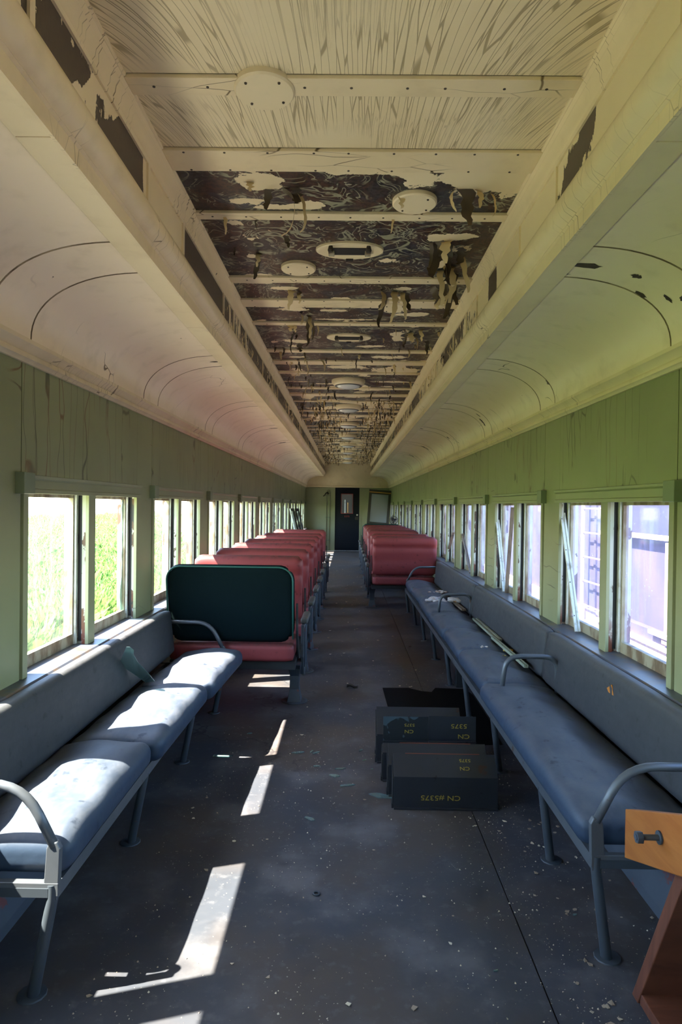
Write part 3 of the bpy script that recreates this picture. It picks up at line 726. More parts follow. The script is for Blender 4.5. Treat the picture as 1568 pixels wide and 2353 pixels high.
def make_seat(s, label, group):
    t = thing('walkover_seat', (0, 0, 0), label, 'train seat', group)
    me = rbox(.915, .50, .13, .035, n=10, crown=.012); o = addmesh('seat_cushion', me, 'vinyl_red', t, (s*.838, .30, .41))
    MB().box(s*.37, s*1.295, .09, .13, .285, .345).box(s*.37, s*1.295, .46, .50, .285, .345).box(s*.37, s*.41, .13, .46, .285, .345).box(s*1.255, s*1.295, .13, .46, .285, .345).build('underframe', 'under', t)
    bk = addmesh('backrest', back_mesh(s), 'vinyl_red', t)
    for e in (.350,): MB().prism([(.18, .36), (.22, .40), (.10, .60), (.06, .78), (.03, .78), (.05, .58)], 'x', s*e, s*(e+.014)).build('back_bracket', 'under', bk)
    # pedestal
    p = MB(); V = []
    for z, hx, hy in ((0, .055, .075), (.02, .05, .07), (.10, .036, .045), (.2, .034, .04), (.26, .045, .07), (.30, .05, .12)):
        for a, b in ((-1, -1), (1, -1), (1, 1), (-1, 1)): V.append((s*.385+a*hx, .28+b*hy, z))
    F = [(4*i+k, 4*i+(k+1) % 4, 4*i+4+(k+1) % 4, 4*i+4+k) for i in range(5) for k in range(4)]+[(3, 2, 1, 0), (20, 21, 22, 23)]
    p.add(V, F).lathe([(.10, 0), (.10, .006), (.08, .012)], (s*.385, .28, 0), 18); p.build('pedestal', 'castiron', t, bevel=.006)
    MB().tube([(s*1.255, .28, .30), (s*1.27, .28, 0)], .02, 8).build('wall_leg', 'under', t)
    # aisle end panel with ribs and arm pad
    poly = [(.30, .575), (.64, .575), (.62, .40), (.56, .20), (.46, .15), (.30, .20), (.265, .34), (.29, .42)]
    e = MB().prism(poly, 'x', s*.318, s*.342)
    for yy in (.33, .38, .43, .48, .53): e.prism([(yy-.009, .25), (yy+.009, .25), (yy+.013, .55), (yy-.005, .55)], 'x', s*.310, s*.318)
    ep = e.build('end_panel', 'castiron', t, bevel=.004)
    me = rbox(.058, .39, .046, .018, n=6); addmesh('arm_pad', me, 'arm', ep, (s*.322, .52, .60))
    return t
seatL = make_seat(-1, '', 'walkover seats on the left of the aisle'); seatR = make_seat(1, '', 'walkover seats on the right of the aisle')
def child(t, nm): return [c for c in t.children if c.name.split('.')[0] == nm][0]
S8 = {s_: [p_ if k == 0 else copy_tree(p_) for k in range(8)] for s_, p_ in ((-1, seatL), (1, seatR))}
RED = {-1: child(seatL, 'backrest').data, 1: child(seatR, 'backrest').data}
for s, proto, ys0, step in ((-1, seatL, 4.70, .905), (1, seatR, 9.44, .925)):
    side = sgnname(s)
    for k in range(8):
        t = S8[s][k]
        t.location = (0, ys0+k*step, 0)
        green = (s < 0 and k == 0) or (s > 0 and k == 7)
        b = child(t, 'backrest')
        b.data = RED[s]
        if green:
            b.data = back_mesh(s, True); b.data.materials.clear(); b.data.materials.append(MAT['plush']); b['label'] = 'dark green plush back'
            pts = []
            X0, X1, Z0, Z1, rc = .385, 1.295, .52, 1.05, .10
            for (cx_, cz_, a0) in ((X1-rc, Z1-rc, 0), (X0+rc, Z1-rc, 90)):
                for i in range(7):
                    a = R(a0+i*15); pts.append((s*(cx_+rc*math.cos(a)), .008-.10*((cz_+rc*math.sin(a)-.775)/.575)+.0, cz_+rc*math.sin(a)))
            pts = [(s*X1, .008+.04, Z0)]+pts+[(s*X0, .008+.04, Z0)]
            MB().tube(pts, .006, 6).build('piping', 'piping', b, smooth=True)
        if (s < 0 and k == 7) or (s > 0 and k == 2):     # back turned over to the far side
            for c in [b]:
                c.matrix_local = Matrix.Translation((0, .60, 0)) @ Matrix.Scale(-1, 4, (0, 1, 0))
        if green and s < 0: lab = 'dark green plush backed seat beside the left bench, nearest of the left row'
        elif green: lab = 'dark green backed seat at the far end of the right row'
        elif k == 7 and s < 0: lab = 'red vinyl seat at the far end of the left row, its back turned over'
        elif k == 0 and s > 0: lab = 'red vinyl seat with three rolls, nearest of the right row beside bench'
        else: lab = 'red vinyl walkover seat, %s from the viewer in the %s row' % (ordn[k], side)
        t['label'] = lab

# ------------------------------------------------------------------ long benches
def bench(s, y0, y1, legs, arms, ftop, fbot, label, name='side_bench'):
    t = thing(name, (0, y0, 0), label, 'bench')
    B = lambda mb, nm, mt, **kw: mb.xf(Matrix.Translation((0, -y0, 0))).build(nm, mt, t, **kw)
    B(MB().prism([(s*(ftop-.004), .30), (s*(ftop+.004), .30), (s*(ftop+.004), .337), (s*(ftop+.05), .337), (s*(ftop+.05), .345), (s*(ftop-.004), .345)], 'y', y0, y1), 'front_rail', 'tube')
    B(MB().box(s*1.30, s*1.34, y0, y1, .30, .345), 'rear_rail', 'legs')
    for y in legs:
        B(MB().tube([(s*(ftop+.012), y, .345), (s*(ftop+.012), y, .30), (s*fbot, y, .0)], [.016, .017, .0185], 12).lathe([(.045, 0), (.043, .004), (.02, .008)], (s*(fbot+.006), y+.008, 0), 12), 'leg', 'legs', smooth=40)
        B(MB().tube([(s*1.32, y, .32), (s*1.33, y, 0)], .016, 8), 'leg', 'legs', smooth=40)
        B(MB().box(s*(ftop+.02), s*1.32, y-.015, y+.015, .31, .337), 'crossbar', 'legs')
    return t, B
tl, BL = bench(-1, 1.945, 4.70, (1.955, 2.854, 3.757, 4.661), None, .865, .935, 'long grey vinyl bench with steel legs along the left wall, partly sunlit')
tr_, BR = bench(1, 2.16, 9.22, (2.17, 2.77, 3.70, 4.62, 5.477, 6.40, 7.295, 8.22, 9.19), None, .832, .884, 'long grey vinyl bench running along the right wall under the windows')
def arc(pts, r=.09, n=6):
    """round the corners of a polyline"""
    pts = [Vector(p) for p in pts]; out = [pts[0]]
    for i in range(1, len(pts)-1):
        p = pts[i]; a = (pts[i-1]-p); b = (pts[i+1]-p); rr = min(r, a.length*.5, b.length*.5)
        a = p+a.normalized()*rr; b = p+b.normalized()*rr
        for k in range(n+1):
            u = k/n; out.append(a*(1-u)**2+p*2*u*(1-u)+b*u*u)
    return out+[pts[-1]]
def end_arm(B, s, y, f, hi=True):
    B(MB().tube(arc([(s*(f+.006), y, .46), (s*(f+.10), y, .645), (s*1.335, y, .645)], .11), .0145, 12), 'armrest', 'tube', smooth=True)
    B(MB().prism([(s*(f-.012), .335), (s*(f+.034), .335), (s*(f+.026), .455), (s*(f+.018), .475), (s*(f-.006), .475), (s*(f-.016), .455)], 'y', y-.011, y+.011), 'arm_foot', 'tube', bevel=.003)
    B(MB().box(s*(f-.012), s*1.34, y-.012, y+.012, .312, .352), 'end_bar', 'tube', bevel=.002)
end_arm(BL, -1, 1.955, .867); end_arm(BL, -1, 4.69, .88); end_arm(BR, 1, 2.17, .836); end_arm(BR, 1, 9.20, .86)
for y in (3.80, 6.46):
    BR(MB().tube(arc([(.905, y, .36), (.935, y, .635), (1.235, y, .635), (1.235, y, .40)], .085), .0145, 12), 'armrest', 'tube', smooth=True)
# backrests
def bench_back(B, s, y0, y1, nm='backrest'):
    def fn(p):
        u = p.z/.31+.5
        return Vector((p.x*.9-s*.035*(1-u)*1.0+s*.0, p.y, p.z))
    me = rbox(.085, y1-y0, .31, .034, n=16, fn=fn); 
    me.transform(Matrix.Translation((s*1.286, (y0+y1)/2, .585)))
    me.materials.append(MAT['vinyl_back']); return me
for B, t, s, y0, lst in ((BL, tl, -1, 1.945, ((1.30, 4.66),)), (BR, tr_, 1, 2.16, ((1.85, 4.07), (4.085, 6.375), (6.39, 9.12)))):
    for a, b in lst:
        me = bench_back(B, s, a, b); me.transform(Matrix.Translation((0, -y0, 0))); o = link('backrest', me, t)
# torn flap in the near right back
def tearpt(a, b): return (1.236-.0006, a, b)
ft = MB().prism([(-.03, -.03), (0, .03), (.055, .0), (.03, -.02), (.005, -.012)], 'x', -.0015, .0015)
ft.xf(Matrix.Translation((1.238, 3.03-2.16, .655))); ft.build('torn_hole', 'orange', tr_)
ft = MB().prism([(0, .032), (-.06, -.01), (-.055, -.035), (-.028, -.045), (-.012, -.02)], 'x', -.0015, .0015)
ft.xf(Matrix.Translation((1.234, 3.05-2.16, .655)) @ Matrix.Rotation(R(9), 4, 'Z')); ft.build('torn_flap', 'vinyl_back', tr_)
# dark box under the right bench
t = thing('heater_box', (1.02, 5.55, 0), 'dark metal box standing under the right bench beyond the steel covers', 'box')
MB().box(-.10, .13, -.14, .14, .001, .29).build('casing', 'under', t, bevel=.006); MB().box(-.105, -.099, -.12, .12, .03, .27).build('front_panel', 'plate', t)
# seat cushions: they lie loose on the frames
def cush(s, y0, y1, xf_, xb, z0, z1, label, rz=0, ry=0, dz=0, group=None, mat='vinyl_grey'):
    lx, ly, lz = abs(xb-xf_), y1-y0, z1-z0
    def fn(p):
        u = p.x*s/(lx/2)     # -1 aisle, +1 wall
        top = max(0, p.z/(lz/2))
        p.z -= .035*max(0, u)*top
        p.z += top*(.006*math.sin(p.y*11+y0*3)*math.sin(p.x*17)+.004*math.sin(p.y*23+p.x*9))
        if u < -.8: p.x += s*.012*(1-abs(p.z)/(lz/2))*-1*.3
        return p
    me = rbox(lx, ly, lz, .05, n=24, crown=.03, fn=fn)
    cx, cyy = s*(xf_+xb)/2, (y0+y1)/2
    o = thing('bench_cushion', (cx, cyy, (z0+z1)/2+dz), label, 'cushion', group, rz); o.rotation_euler = (0, ry, rz)
    addmesh('cover', me, mat, o)
    return o
cush(-1, 1.975, 2.845, .838, 1.25, .347, .47, 'sunlit grey cushion nearest the viewer on the left bench')
cush(-1, 2.86, 3.75, .795, 1.22, .347, .47, 'middle grey cushion of the left bench, under the large glass shard', rz=R(-1.2))
cush(-1, 3.775, 4.64, .745, 1.18, .350, .475, 'grey cushion shifted forward at the far end of left bench', rz=R(-2.5))
yb = (2.19, 3.90, 4.76, 5.56, 6.42, 7.42, 8.38, 9.16)
cl = ('long dark blue cushion nearest the viewer on the right bench', 'grey cushion behind the long near cushion of right bench, with wooden battens', 'third grey cushion along the right bench', 'fourth grey cushion along the right bench, before the second armrest',
      'fifth grey cushion of the right bench, with white fluff on it', 'sixth grey cushion of the right bench, just beyond the fluff', 'farthest cushion of the right bench beside the red seat')
for i in range(7):
    f = (.80, .825, .83, .82, .825, .84, .83)[i]
    cush(1, yb[i]+.006, yb[i+1]-.006, f, 1.235, .347, .465, cl[i], rz=R((0, .8, -.7, .5, -.8, .6, 0)[i]))

# ------------------------------------------------------------------ steel step covers on the floor
def cover(x0, x1, y, z0, hf, hs, label, mats=('plate',), legs=True, words=(), rz=0, edge=False):
    t = thing('step_cover', (x0, y, z0), label, 'steel cover', 'folded steel covers leaning in a row', rz)
    w_ = x1-x0; th = .004
    prof = [(0, 0), (.006, hf), (.006+hs*.72, hf+hs*.72), (.006+hs*.72+th, hf+hs*.72-th), (.006+th, hf-th), (th, 0)]
    MB().prism([(a, b) for a, b in prof], 'x', 0, w_).build('bent_plate', mats[0], t, bevel=.0012)
    MB().box(0, w_, -.010, .004, 0, .010).build('bottom_lip', mats[0], t, bevel=.002)
    if edge: MB().box(.12*w_, .85*w_, .004+hs*.72, .008+hs*.72, hf+hs*.72-.004, hf+hs*.72+.0015).build('worn_edge', 'red_edge', t)
    if legs:
        for xx in (-.006, w_-.012):
            eb = MB().prism([(.012, -z0+.001), (.045, -z0+.001), (.045, .02), (.012+hs*.7, hf+hs*.55), (.012, hf-.012)], 'x', xx, xx+.012).build('end_bracket', 'under', t)
            MB().box(xx-.004, xx+.02, .008, .06, -z0+.0, -z0+.022).build('bracket_foot', 'under', eb)
    for body, size, px, pz, sl in words:
        if sl: m = Matrix.Translation((px*w_, .006+pz*.72-.0025, hf+pz*.72+.0018)) @ Matrix.Rotation(R(45), 4, 'X')
        else: m = Matrix.Translation((px*w_, -.0012+.006*pz/max(hf, .01), pz)) @ Matrix.Rotation(R(88), 4, 'X')
        text(body, size, 'yellow', t, m @ Matrix.Rotation(math.pi, 4, 'Z'), 'crayon_marks', 1.35)
    return t
cover(.249, .764, 3.222, .0, .158, .118, 'nearest bent steel cover, yellow crayon marks upside down on front', words=(('CN #5375', .034, .45, .058, False), ('5375', .022, .70, .085, True), ('CN', .026, .69, .045, True)), edge=True)
cover(.232, .745, 3.362, .0, .160, .118, 'second steel cover in the row, tucked behind the nearest one', words=(('5375', .024, .50, .05, True),), edge=True)
cover(.215, .465, 3.60, .195, .14, .0, 'upright steel plate with flaking blue grey patches, left of a pair', ('plate2',), False, (('5375', .022, .58, .095, False), ('CN', .026, .57, .06, False)))
cover(.467, .728, 3.604, .195, .145, .0, 'upright dark steel plate beside the flaked one, yellow crayon marks', ('plate',), False, (('5375', .034, .64, .092, False), ('CN', .034, .74, .036, False)))
cover(.212, .728, 3.545, .0, .155, .055, 'steel cover carrying the two upright plates, mostly hidden')
cover(.192, .72, 3.80, .0, .165, .10, 'steel cover behind the upright plates')  # same black plate as the other covers
cover(.196, .705, 3.93, .0, .175, .12, 'farthest steel cover of the row, next to rubber sheet')
m = MB().prism([(.31, 5.36), (.52, 5.37), (.62, 5.28), (.70, 5.26), (.745, 5.38), (.985, 5.36), (1.02, 5.20), (1.02, 4.60), (1.0, 4.12), (.74, 4.10), (.33, 4.12), (.325, 4.7)], 'z', .0005, .0045)
o = m.build('rubber_sheet', 'rubber'); tag(o, 'black rubber floor sheet with a notched far edge behind the covers', 'mat')

# ------------------------------------------------------------------ wooden trestle at lower right
t = thing('wooden_trestle', (.90, 1.99, 0), 'orange and brown wooden trestle with a bolt, at lower right corner', 'trestle')
T = lambda mb, nm, mt, **kw: mb.xf(Matrix.Translation((-.90, -1.99, 0))).build(nm, mt, t, **kw)
T(MB().prism([(2.072, .548), (2.072, .392), (1.755, .517), (1.42, .655), (1.42, .82), (1.755, .682)], 'x', .895, .935), 'plank', 'wood', bevel=.003)
lp = MB().add([(.935, 1.775, .50), (1.09, 1.775, .50), (1.09, 1.815, .515), (.935, 1.815, .515), (.90, 1.975, .0), (1.09, 1.975, .0), (1.09, 2.015, .0), (.90, 2.015, .0)],
              [(0, 1, 2, 3), (4, 7, 6, 5), (0, 4, 5, 1), (1, 5, 6, 2), (2, 6, 7, 3), (3, 7, 4, 0)])
T(lp, 'splayed_leg', 'wood_dk', bevel=.003)
T(MB().box(.905, 1.085, 1.35, 1.97, .001, .038), 'base_board', 'wood_dk', bevel=.003)
T(MB().box(.936, 1.08, 1.50, 1.54, .038, .62), 'rear_leg', 'wood_dk', bevel=.003)
bo = MB().tube([(0, 0, 0), (-.07, 0, 0)], .0085, 10).tube([(-.052, 0, 0), (-.068, 0, 0)], .017, 6).tube([(-.001, 0, 0), (-.006, 0, 0)], .019, 14)
bo.xf(Matrix.Translation((.895, 1.84, .575))); T(bo, 'bolt', 'castiron', smooth=40)

# ------------------------------------------------------------------ loose things on the benches
def shard(pts, th=.004): return MB().prism(pts, 'z', 0, th)
PS = [(-1.264, .668), (-1.244, .668), (-1.222, .650), (-1.224, .628), (-1.197, .581), (-1.165, .549), (-1.125, .506), (-1.098, .472), (-1.150, .464), (-1.195, .496), (-1.306, .569)]
m_ = MB().prism([(x, z) for x, z in PS], 'y', -.0025, .0025)
def _lean(x, y, z):
    f = 1-.078*max(0, (z-.466)/.2); return (x*f, 3.745*f+y, 1.5-(1.5-z)*f)
m_.v = [_lean(*p) for p in m_.v]
o = m_.build('glass_shard', 'shard')
tag(o, 'large greenish glass shard standing against the left bench back', 'glass shard')
def lump(name, loc, r, seed, mat, label, cat, flat=.6, n=14, group=None):
    r_ = random.Random(seed); bm = bmesh.new(); acc = []
    for i in range(n):
        a = r_.uniform(0, 6.3); d = r*math.sqrt(r_.random()); rad = r*r_.uniform(.22, .42)
        m_ = Matrix.Translation((math.cos(a)*d*1.4, math.sin(a)*d, rad*flat*.9)) @ Matrix.Diagonal((1, 1, flat, 1))
        q = bmesh.ops.create_icosphere(bm, subdivisions=2, radius=rad, matrix=m_)
    for v in bm.verts: v.co += Vector([r_.uniform(-1, 1) for _ in range(3)])*r*.05
    me = bpy.data.meshes.new(name); bm.to_mesh(me); bm.free(); me.polygons.foreach_set('use_smooth', [True]*len(me.polygons))
    o = addmesh(name, me, mat, None, loc); tag(o, label, cat, group)
lump('stuffing_clump', (1.09, 7.75, .475), .075, 1, 'fluff', 'tuft of dirty white stuffing, farther one on the right bench', 'stuffing', .5)
lump('stuffing_clump', (1.07, 7.05, .475), .13, 2, 'fluff', 'largest pile of dirty white stuffing behind the second armrest', 'stuffing', .4, 30)
lump('stuffing_clump', (1.00, 4.72, .487), .022, 5, 'fluff', 'tiny pinkish tuft at the seam of the near right cushions', 'stuffing', .6, 8)
lump('foam_crumb', (1.185, 4.74, .455), .026, 3, 'foam', 'yellow foam crumb beside the batten on the right bench', 'foam', .9, 12)
lump('foam_crumb', (1.10, 4.50, .478), .012, 6, 'foam', 'small orange foam bit on the near right cushion', 'foam', .7, 6)
def batten(name, p, q, w_, h_, mat, label, group=None, tilt=0):
    p, q = Vector(p), Vector(q); L_ = (q-p).length; t = thing(name, p, label, 'wood strip', group)
    t.rotation_euler = (q-p).to_track_quat('Y', 'Z').to_euler()
    MB().prism([(-w_/2, 0), (w_/2, 0), (w_/2, h_), (w_*.15, h_), (w_*.1, h_*.6), (w_*-.1, h_*.6), (w_*-.15, h_), (-w_/2, h_)], 'y', 0, L_).build('strip', mat, t, bevel=.001)
    n = MB()
    for i in range(4): n.lathe([(.004, 0), (.003, .002)], (w_*.3, L_*(.1+.26*i), h_), 8)
    n.build('nail_heads', 'bare', t)
    return t
batten('window_batten', (1.185, 5.98, .468), (1.18, 5.02, .470), .05, .018, 'strip_green', 'grooved pale green batten lying on the right bench')
batten('window_batten', (1.150, 5.10, .475), (1.165, 4.20, .470), .028, .02, 'strip_green', 'narrow pale batten between the foam crumb and near armrest')
batten('window_batten', (1.165, 6.95, .468), (1.175, 6.5, .466), .045, .016, 'strip_bare', 'short broken batten poking out of the white stuffing')
X = 1.402
batten('window_batten', (X, 4.285, 1.50), (X, 3.955, .752), .034, .014, 'strip', 'white strip slanting across the window nearest the right bench end')
batten('window_batten', (X, 6.165, 1.50), (X, 5.79, .752), .034, .014, 'strip', 'white strip forming the left arm of the V in the second right window pair')
batten('window_batten', (X, 5.535, 1.50), (X, 5.71, .752), .03, .014, 'strip_bare', 'bare strip forming the right arm of the V in second right window pair')
batten('window_batten', (X, 7.955, 1.19), (X, 7.37, .752), .034, .014, 'strip_bare', 'bare strip leaning in the third right window pair')
batten('window_batten', (X, 8.60, 1.16), (X, 9.20, .752), .034, .014, 'strip_bare', 'bare strip leaning the other way in the fourth right window pair')

# ------------------------------------------------------------------ things leaning at the far end
t = thing('storm_door', (.88, 20.1, 0), 'olive framed glass panel leaning against the right corner of far wall', 'framed panel')
fr = MB().box(-.34, .34, -.02, .02, 0, .14).box(-.34, .34, -.02, .02, 1.86, 2.0).box(-.34, -.26, -.02, .02, .14, 1.86).box(.26, .34, -.02, .02, .14, 1.86).box(-.26, .26, -.02, .02, .90, 1.0)
t.rotation_euler = (R(-3), R(4), 0)
fr.build('frame', 'olive', t, bevel=.004); MB().box(-.26, .26, -.004, .004, 1.0, 1.86).build('pane', 'storm', t); MB().box(-.26, .26, -.006, .006, .14, .90).build('lower_panel', 'olive', t)
MB().box(-.335, .335, -.026, -.02, 1.905, 1.93).build('orange_band', 'yellowband', t)
for i, (x, y, yaw) in enumerate(((-1.06, 13.5, 0), (-.98, 13.58, 3), (-.90, 13.66, -2))):
    t = thing('storm_window', (-.86+.05*i, y, .0), 'bare window sash leaning on the left wall, %s of three behind the red seats' % ('first', 'second', 'third')[i], 'storm window', 'sashes leaning behind the left seats')
    t.rotation_euler = (0, R(-13), R(yaw))
    fr = MB().box(-.014, .014, 0, .55, .0, .06).box(-.014, .014, 0, .55, 1.40, 1.46).box(-.014, .014, 0, .04, .06, 1.40).box(-.014, .014, .51, .55, .06, 1.40)
    fr.build('frame', ('strip', 'olive', 'under')[i], t, bevel=.002)
    MB().box(-.003, .003, .04, .51, .06, 1.40).build('pane', 'pane_l', t)
t = thing('desk_fan', (1.16, 16.25, .96), 'small black fan head standing above the far green seat', 'fan')
MB().lathe([(.07, 0), (.075, .01), (.02, .03), (.012, .10)], (0, 0, 0), 16).build('base', 'under', t, smooth=40)
g = MB()
for i in range(12):
    a = math.pi*i/12; g.tube([(math.cos(a)*.10, 0, .19+math.sin(a)*.10), (0, -.02, .19), (-math.cos(a)*.10, 0, .19-math.sin(a)*.10)], .004, 5)
g.tube([(math.cos(a)*.10, 0, .19+math.sin(a)*.10) for a in [i*math.pi/12 for i in range(25)]], .006, 6); g.build('cage', 'under', t)
g = MB()
for i in range(3):
    a = i*2.09; g.add([(0, .02, .19), (math.cos(a)*.085, .015, .19+math.sin(a)*.085), (math.cos(a+.7)*.085, .03, .19+math.sin(a+.7)*.085)], [(0, 1, 2)])
g.build('blades', 'plate', t); MB().lathe([(.002, .04), (.04, .03), (.045, -.03), (.02, -.06)], (0, 0, 0), 14).xf(Matrix.Translation((0, .05, .19)) @ Matrix.Rotation(R(90), 4, 'X')).build('motor', 'under', t, smooth=40)
t = thing('white_bracket', (1.27, 16.25, .98), 'small white metal bracket beside the fan at the far right', 'bracket')
MB().box(-.06, .06, -.01, .01, 0, .012).box(-.06, -.048, -.01, .01, .012, .05).box(.048, .06, -.01, .01, .012, .05).build('bar', 'white', t)

# ------------------------------------------------------------------ debris on the floor
def px_floor(x, y): # only the layout of debris measured once from the photograph, in metres
    return (x, y)
gl = [(-.28, 3.93, .10, 20), (-.20, 3.95, .05, 70), (-.17, 3.93, .06, 40), (-.05, 3.60, .09, -20), (-.16, 3.73, .05, 10), (.10, 3.98, .06, 60), (.12, 3.83, .035, 30), (-.02, 3.70, .06, 10), (.02, 3.48, .09, 15), (-.16, 3.10, .075, -35), (-.72, 3.86, .13, 5), (.20, 3.36, .14, -20), (-.62, 4.25, .05, 30), (-.04, 3.60, .03, 80), (.16, 3.7, .02, 20), (.50, 2.1, .02, 20), (.86, 2.4, .02, 10), (.9, 2.75, .03, 50)]
grn = random.Random(5)
GLAB = {0: 'glass shard lying just beyond the tip of the thin sun patch', 1: 'small glass piece between the thin sun patch and the aisle', 3: 'long glass shard in mid aisle, level with the second sun patch', 5: 'square glass shard in the aisle left of the steel covers',
        7: 'glass piece with bright edge in mid aisle', 8: 'pointed glass shard nearest the covers in mid aisle', 9: 'narrow pale glass shard beside the second sun patch', 10: 'long dull glass shard on the floor beside the left bench legs', 11: 'curved blue green glass shard at the left foot of the nearest steel cover', 12: 'glass fragment among dark stains near the far left bench leg'}
for i, (x, y, l_, a) in enumerate(gl):
    n = grn.randint(4, 6); pts = []
    for k in range(n):
        th = 2*math.pi*k/n+grn.uniform(-.3, .3); pts.append((math.cos(th)*l_/2*grn.uniform(.7, 1.1), math.sin(th)*l_/2*.36*grn.uniform(.6, 1.3)))
    o = shard(pts, .004).build('glass_shard', 'shard'); o.location = (x, y, .001); o.rotation_euler = (grn.uniform(0, .02), 0, R(a))
    lab = GLAB.get(i, 'tiny greenish glass sliver lying flat on the aisle floor')
    tag(o, lab, 'glass shard', None if i in GLAB else 'tiny glass slivers on the aisle floor')
CH = []
for i in range(8):
    r_ = random.Random(50+i); n = r_.randint(4, 7)
    pts = [(math.cos(2*math.pi*k/n+r_.uniform(-.3, .3))*r_.uniform(.5, 1), math.sin(2*math.pi*k/n+r_.uniform(-.3, .3))*r_.uniform(.35, .8)) for k in range(n)]
    m_ = MB().prism(pts, 'z', 0, .22)
    m_.v = [(x, y, z+.25*x*x) for x, y, z in m_.v]; CH.append(m_)
CM = [c.mesh('paint_chip', 'chip') for c in CH]
crn = random.Random(9)
for i in range(170):
    c = crn.random(); zone = ('under and before the near right bench', 'in the aisle beyond the steel covers', 'in the far aisle between the red seats', 'on the near floor around the sun patches')[0 if c < .35 else 1 if c < .55 else 2 if c < .8 else 3]
    if c < .35: x, y = crn.uniform(.72, 1.14), crn.uniform(1.75, 3.2)
    elif c < .55: x, y = crn.uniform(-.35, .7), crn.uniform(4.2, 7.5)
    elif c < .8: x, y = crn.uniform(-.28, .30), crn.uniform(7, 16)
    else: x, y = crn.uniform(-.8, .8), crn.uniform(1.7, 4.2)
    if .17 < x < .80 and 3.18 < y < 4.15: continue
    if .86 < x < 1.12 and y < 2.05: continue
    o = link('paint_chip', CM[i % 8]); k = crn.uniform(.006, .015)*(1.5 if y > 6 else 1); o.scale = (k, k, k*.7); o.location = (x, y, .001); o.rotation_euler = (0, 0, crn.uniform(0, 6.28))
    tag(o, 'pale paint flake fallen on the floor '+zone, 'paint chip', 'paint chips '+zone)
cr = MB()
for i in range(5200):
    if crn.random() < .45: x, y = crn.uniform(-.8, 1.15), 1.6+2.8*crn.random()
    elif crn.random() < .4: x, y = crn.gauss(.75, .15), crn.uniform(1.7, 6)
    else: x, y = crn.uniform(-.35, .45), crn.uniform(4, 18)
    if .18 < x < .78 and 3.2 < y < 4.1: continue
    k = .0012+.0030*crn.random()**3; a = crn.uniform(0, 6.3); c_, s_ = math.cos(a)*k, math.sin(a)*k
    cr.add([(x+c_, y+s_, 0), (x-s_, y+c_, 0), (x-c_, y-s_, 0), (x+s_*.6, y-c_*.6, k*.9)], [(0, 1, 3), (1, 2, 3), (2, 0, 3)])
o = cr.build('floor_crumbs', 'chip', None, fix=False); o['kind'] = 'stuff'; o['label'] = 'fine pale crumbs of paint and plaster strewn over the floor'
t = thing('leaf_litter', (.06, 5.35, 0), 'curled brown leaf on the aisle floor near the first left seat', 'leaf')
MB().grid(lambda u, v: ((u-.5)*.09, (v-.5)*.05*math.sin(math.pi*min(1, u+.1)), .004+.02*(2*v-1)**2+.008*math.sin(u*6)), 8, 6).build('blade', 'bare', t, smooth=True)
t = thing('pipe_ring', (-.10, 2.50, 0), 'small dark ring lying alone on the near aisle floor', 'ring')
MB().tube([(math.cos(a)*.012, math.sin(a)*.012, .004) for a in [i*math.pi/8 for i in range(17)]], .0035, 6).build('ring', 'legs', t, smooth=True)

# ------------------------------------------------------------------ outside
GZ = -1.15
o = MB().box(-140, 140, -60, 160, GZ-.1, GZ).build('ground', 'field'); struct(o)
o = MB().box(1.7, 140, -60, 160, GZ, GZ+.02).build('track_bed', 'gravel'); struct(o)
o = MB().prism([(-4.75, GZ), (-4.2, GZ+.06), (1.7, GZ+.06), (1.7, GZ)], 'y', -60, 160).build('bounce_bed', 'bounce'); struct(o)  # added strip, out of view, bouncing sunlight through the left windows onto the ceiling
nr = np.random.RandomState(4)
N = 60000
dist = 4.85+42*nr.rand(N)**2.0; yy = nr.rand(N)*(8+dist*2.4)+dist*.9-2; xx = -dist
hh = (.30+.5*nr.rand(N))*(1+.3*np.sin(xx*1.3+yy*.7)); ww = (.012+.014*nr.rand(N))*(1+dist*.10); aa = nr.rand(N)*6.28; le = nr.randn(N)*.16; la = nr.rand(N)*6.28
V = np.zeros((N, 4, 3)); ca, sa = np.cos(aa), np.sin(aa)
base = np.stack([xx, yy, np.full(N, GZ)], 1)
V[:, 0] = base+np.stack([ca*ww, sa*ww, 0*ww], 1); V[:, 1] = base-np.stack([ca*ww, sa*ww, 0*ww], 1)
mid = base+np.stack([np.cos(la)*le*.3, np.sin(la)*le*.3, hh*.6], 1); V[:, 2] = mid-np.stack([ca*ww*.7, sa*ww*.7, 0*ww], 1)
V[:, 3] = base+np.stack([np.cos(la)*le*1.6, np.sin(la)*le*1.6, hh], 1)
me = bpy.data.meshes.new('field_grass'); idx = np.arange(N*4).reshape(N, 4)
me.vertices.add(N*4); me.vertices.foreach_set('co', V.reshape(-1)); me.loops.add(N*4); me.loops.foreach_set('vertex_index', idx[:, [0, 1, 2, 3]].reshape(-1))
me.polygons.add(N); me.polygons.foreach_set('loop_start', np.arange(N)*4); me.polygons.foreach_set('loop_total', np.full(N, 4)); me.update(calc_edges=True); me.materials.append(MAT['grass'])
o = link('field_grass', me); o['kind'] = 'stuff'; o['label'] = 'tall sunlit green grass of the field outside the left windows'
N = 16000; a = nr.rand(N); tx = -90+nr.randn(N)*2.5; ty = -20+170*nr.rand(N); tz = GZ+(3+1.6*np.sin(ty*.35)+1.0*np.sin(ty*.9))*nr.rand(N)**.6
V = np.stack([tx, ty, tz], 1)[:, None, :]+nr.randn(N, 3, 3)*.45
me = bpy.data.meshes.new('tree_line'); me.from_pydata(V.reshape(-1, 3).tolist(), [], np.arange(N*3).reshape(N, 3).tolist()); me.materials.append(MAT['leaf'])
o = link('tree_line', me); o['kind'] = 'stuff'; o['label'] = 'dark line of trees beyond the field'
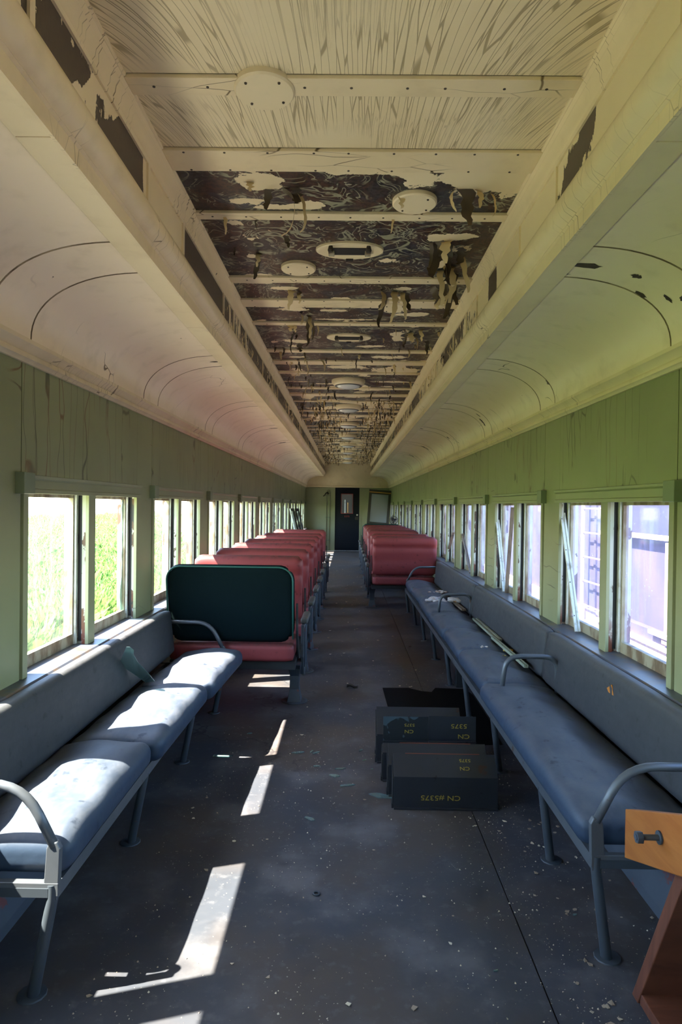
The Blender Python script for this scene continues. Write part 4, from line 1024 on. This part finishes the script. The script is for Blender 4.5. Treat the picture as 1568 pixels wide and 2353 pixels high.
# neighbouring railcars on the right
t = thing('gondola_car', (4.05, 5.0, GZ), 'faded gondola railcar with rusty posts standing outside the right windows', 'railcar')
G = lambda mb, nm, mt, **kw: mb.xf(Matrix.Translation((-3.5, -4.0, -GZ))).build(nm, mt, t, **kw)
G(MB().box(3.62, 3.68, -4, 9.45, -.1, 1.12), 'side_sheet', 'car'); G(MB().box(3.5, 6, -4, 9.45, -.25, -.1), 'deck', 'car')
G(MB().box(3.50, 3.72, -4, 9.5, 1.10, 1.15), 'top_ledge', 'pale'); G(MB().box(3.50, 3.62, -4, 9.5, -.95, -.24), 'side_sill', 'pale')  # side sill made tall and pale to bounce sunlight into the left cove
G(MB().box(3.46, 3.66, -4, 9.5, -.30, -.24), 'sill_flange', 'pale')
for y in (2.2, 4.7, 7.15): G(MB().box(3.46, 3.62, y-.11, y+.11, -.2, 1.08).box(3.44, 3.50, y-.13, y+.13, -.2, -.1), 'post', 'rusty', bevel=.01)
G(MB().prism([(6.1, .05), (6.55, .05), (6.42, .5), (6.38, .5), (6.36, .2), (6.1, .25)], 'x', 3.50, 3.53), 'bracket', 'pale')
G(MB().box(3.45, 3.6, 5.6, 6.5, -.05, .02).box(3.42, 3.5, 6.8, 7.6, -.12, -.07), 'step_plate', 'pale')
for y in (3.5, 16): G(MB().lathe([(.42, -.06), (.42, .06)], (0, 0, 0), 24).xf(Matrix.Translation((4, y-2, -.75)) @ Matrix.Rotation(R(90), 4, 'Y')), 'wheel', 'rusty')
t = thing('hanging_chain', (3.95, 7.78, 1.98), 'rusty chain hanging outside the nearest right window', 'chain')
lk = MB().tube([(math.cos(a)*.026, 0, math.sin(a)*.045) for a in [i*math.pi/6 for i in range(13)]], .010, 6).mesh('chain_link', 'rusty', smooth=True)
for i in range(20):
    o = link('chain_link', lk, t); o.location = (0, 0, -i*.068); o.rotation_euler = (0, 0, (i % 2)*math.pi/2)
MB().tube([(0, 0, -1.36), (0, 0, -1.75)], .02, 8).build('hook_rod', 'rusty', t); MB().box(-.05, .2, -.05, .05, .03, .06).build('hanger', 'rusty', t)
t = thing('tank_ladder', (3.97, 10.4, GZ), 'pink rusty ladder rungs seen through the second right window', 'ladder')
for y in (-.62, .62): MB().box(-.02, .02, y-.025, y+.025, .9, 3.6).build('stile', 'pale', t)
for i in range(6): MB().tube([(0, -.62, 1.05+i*.40), (0, .62, 1.05+i*.40)], .016, 6).build('rung', 'rusty', t)
t = thing('boxcar', (4.1, 17, GZ), 'pale weathered boxcar standing beyond the gondola outside right windows', 'railcar')
MB().box(0, 2.6, -6.4, 12, .9, 4.0).build('body', 'car2', t)
for i in range(19): MB().box(-.03, .0, -6.3+i*.95, -6.22+i*.95, .95, 3.95).build('side_rib', 'car2', t)
MB().box(-.06, .0, -6.4, 12, .35, .97).build('side_sill', 'pale', t); MB().box(-.05, 2.6, -6.4, 12, 4.0, 4.06).build('roof', 'pale', t)
for y in (-4.5, 10): MB().lathe([(.42, -.06), (.42, .06)], (0, 0, 0), 24).xf(Matrix.Translation((.5, y, .42)) @ Matrix.Rotation(R(90), 4, 'Y')).build('wheel', 'rusty', t)
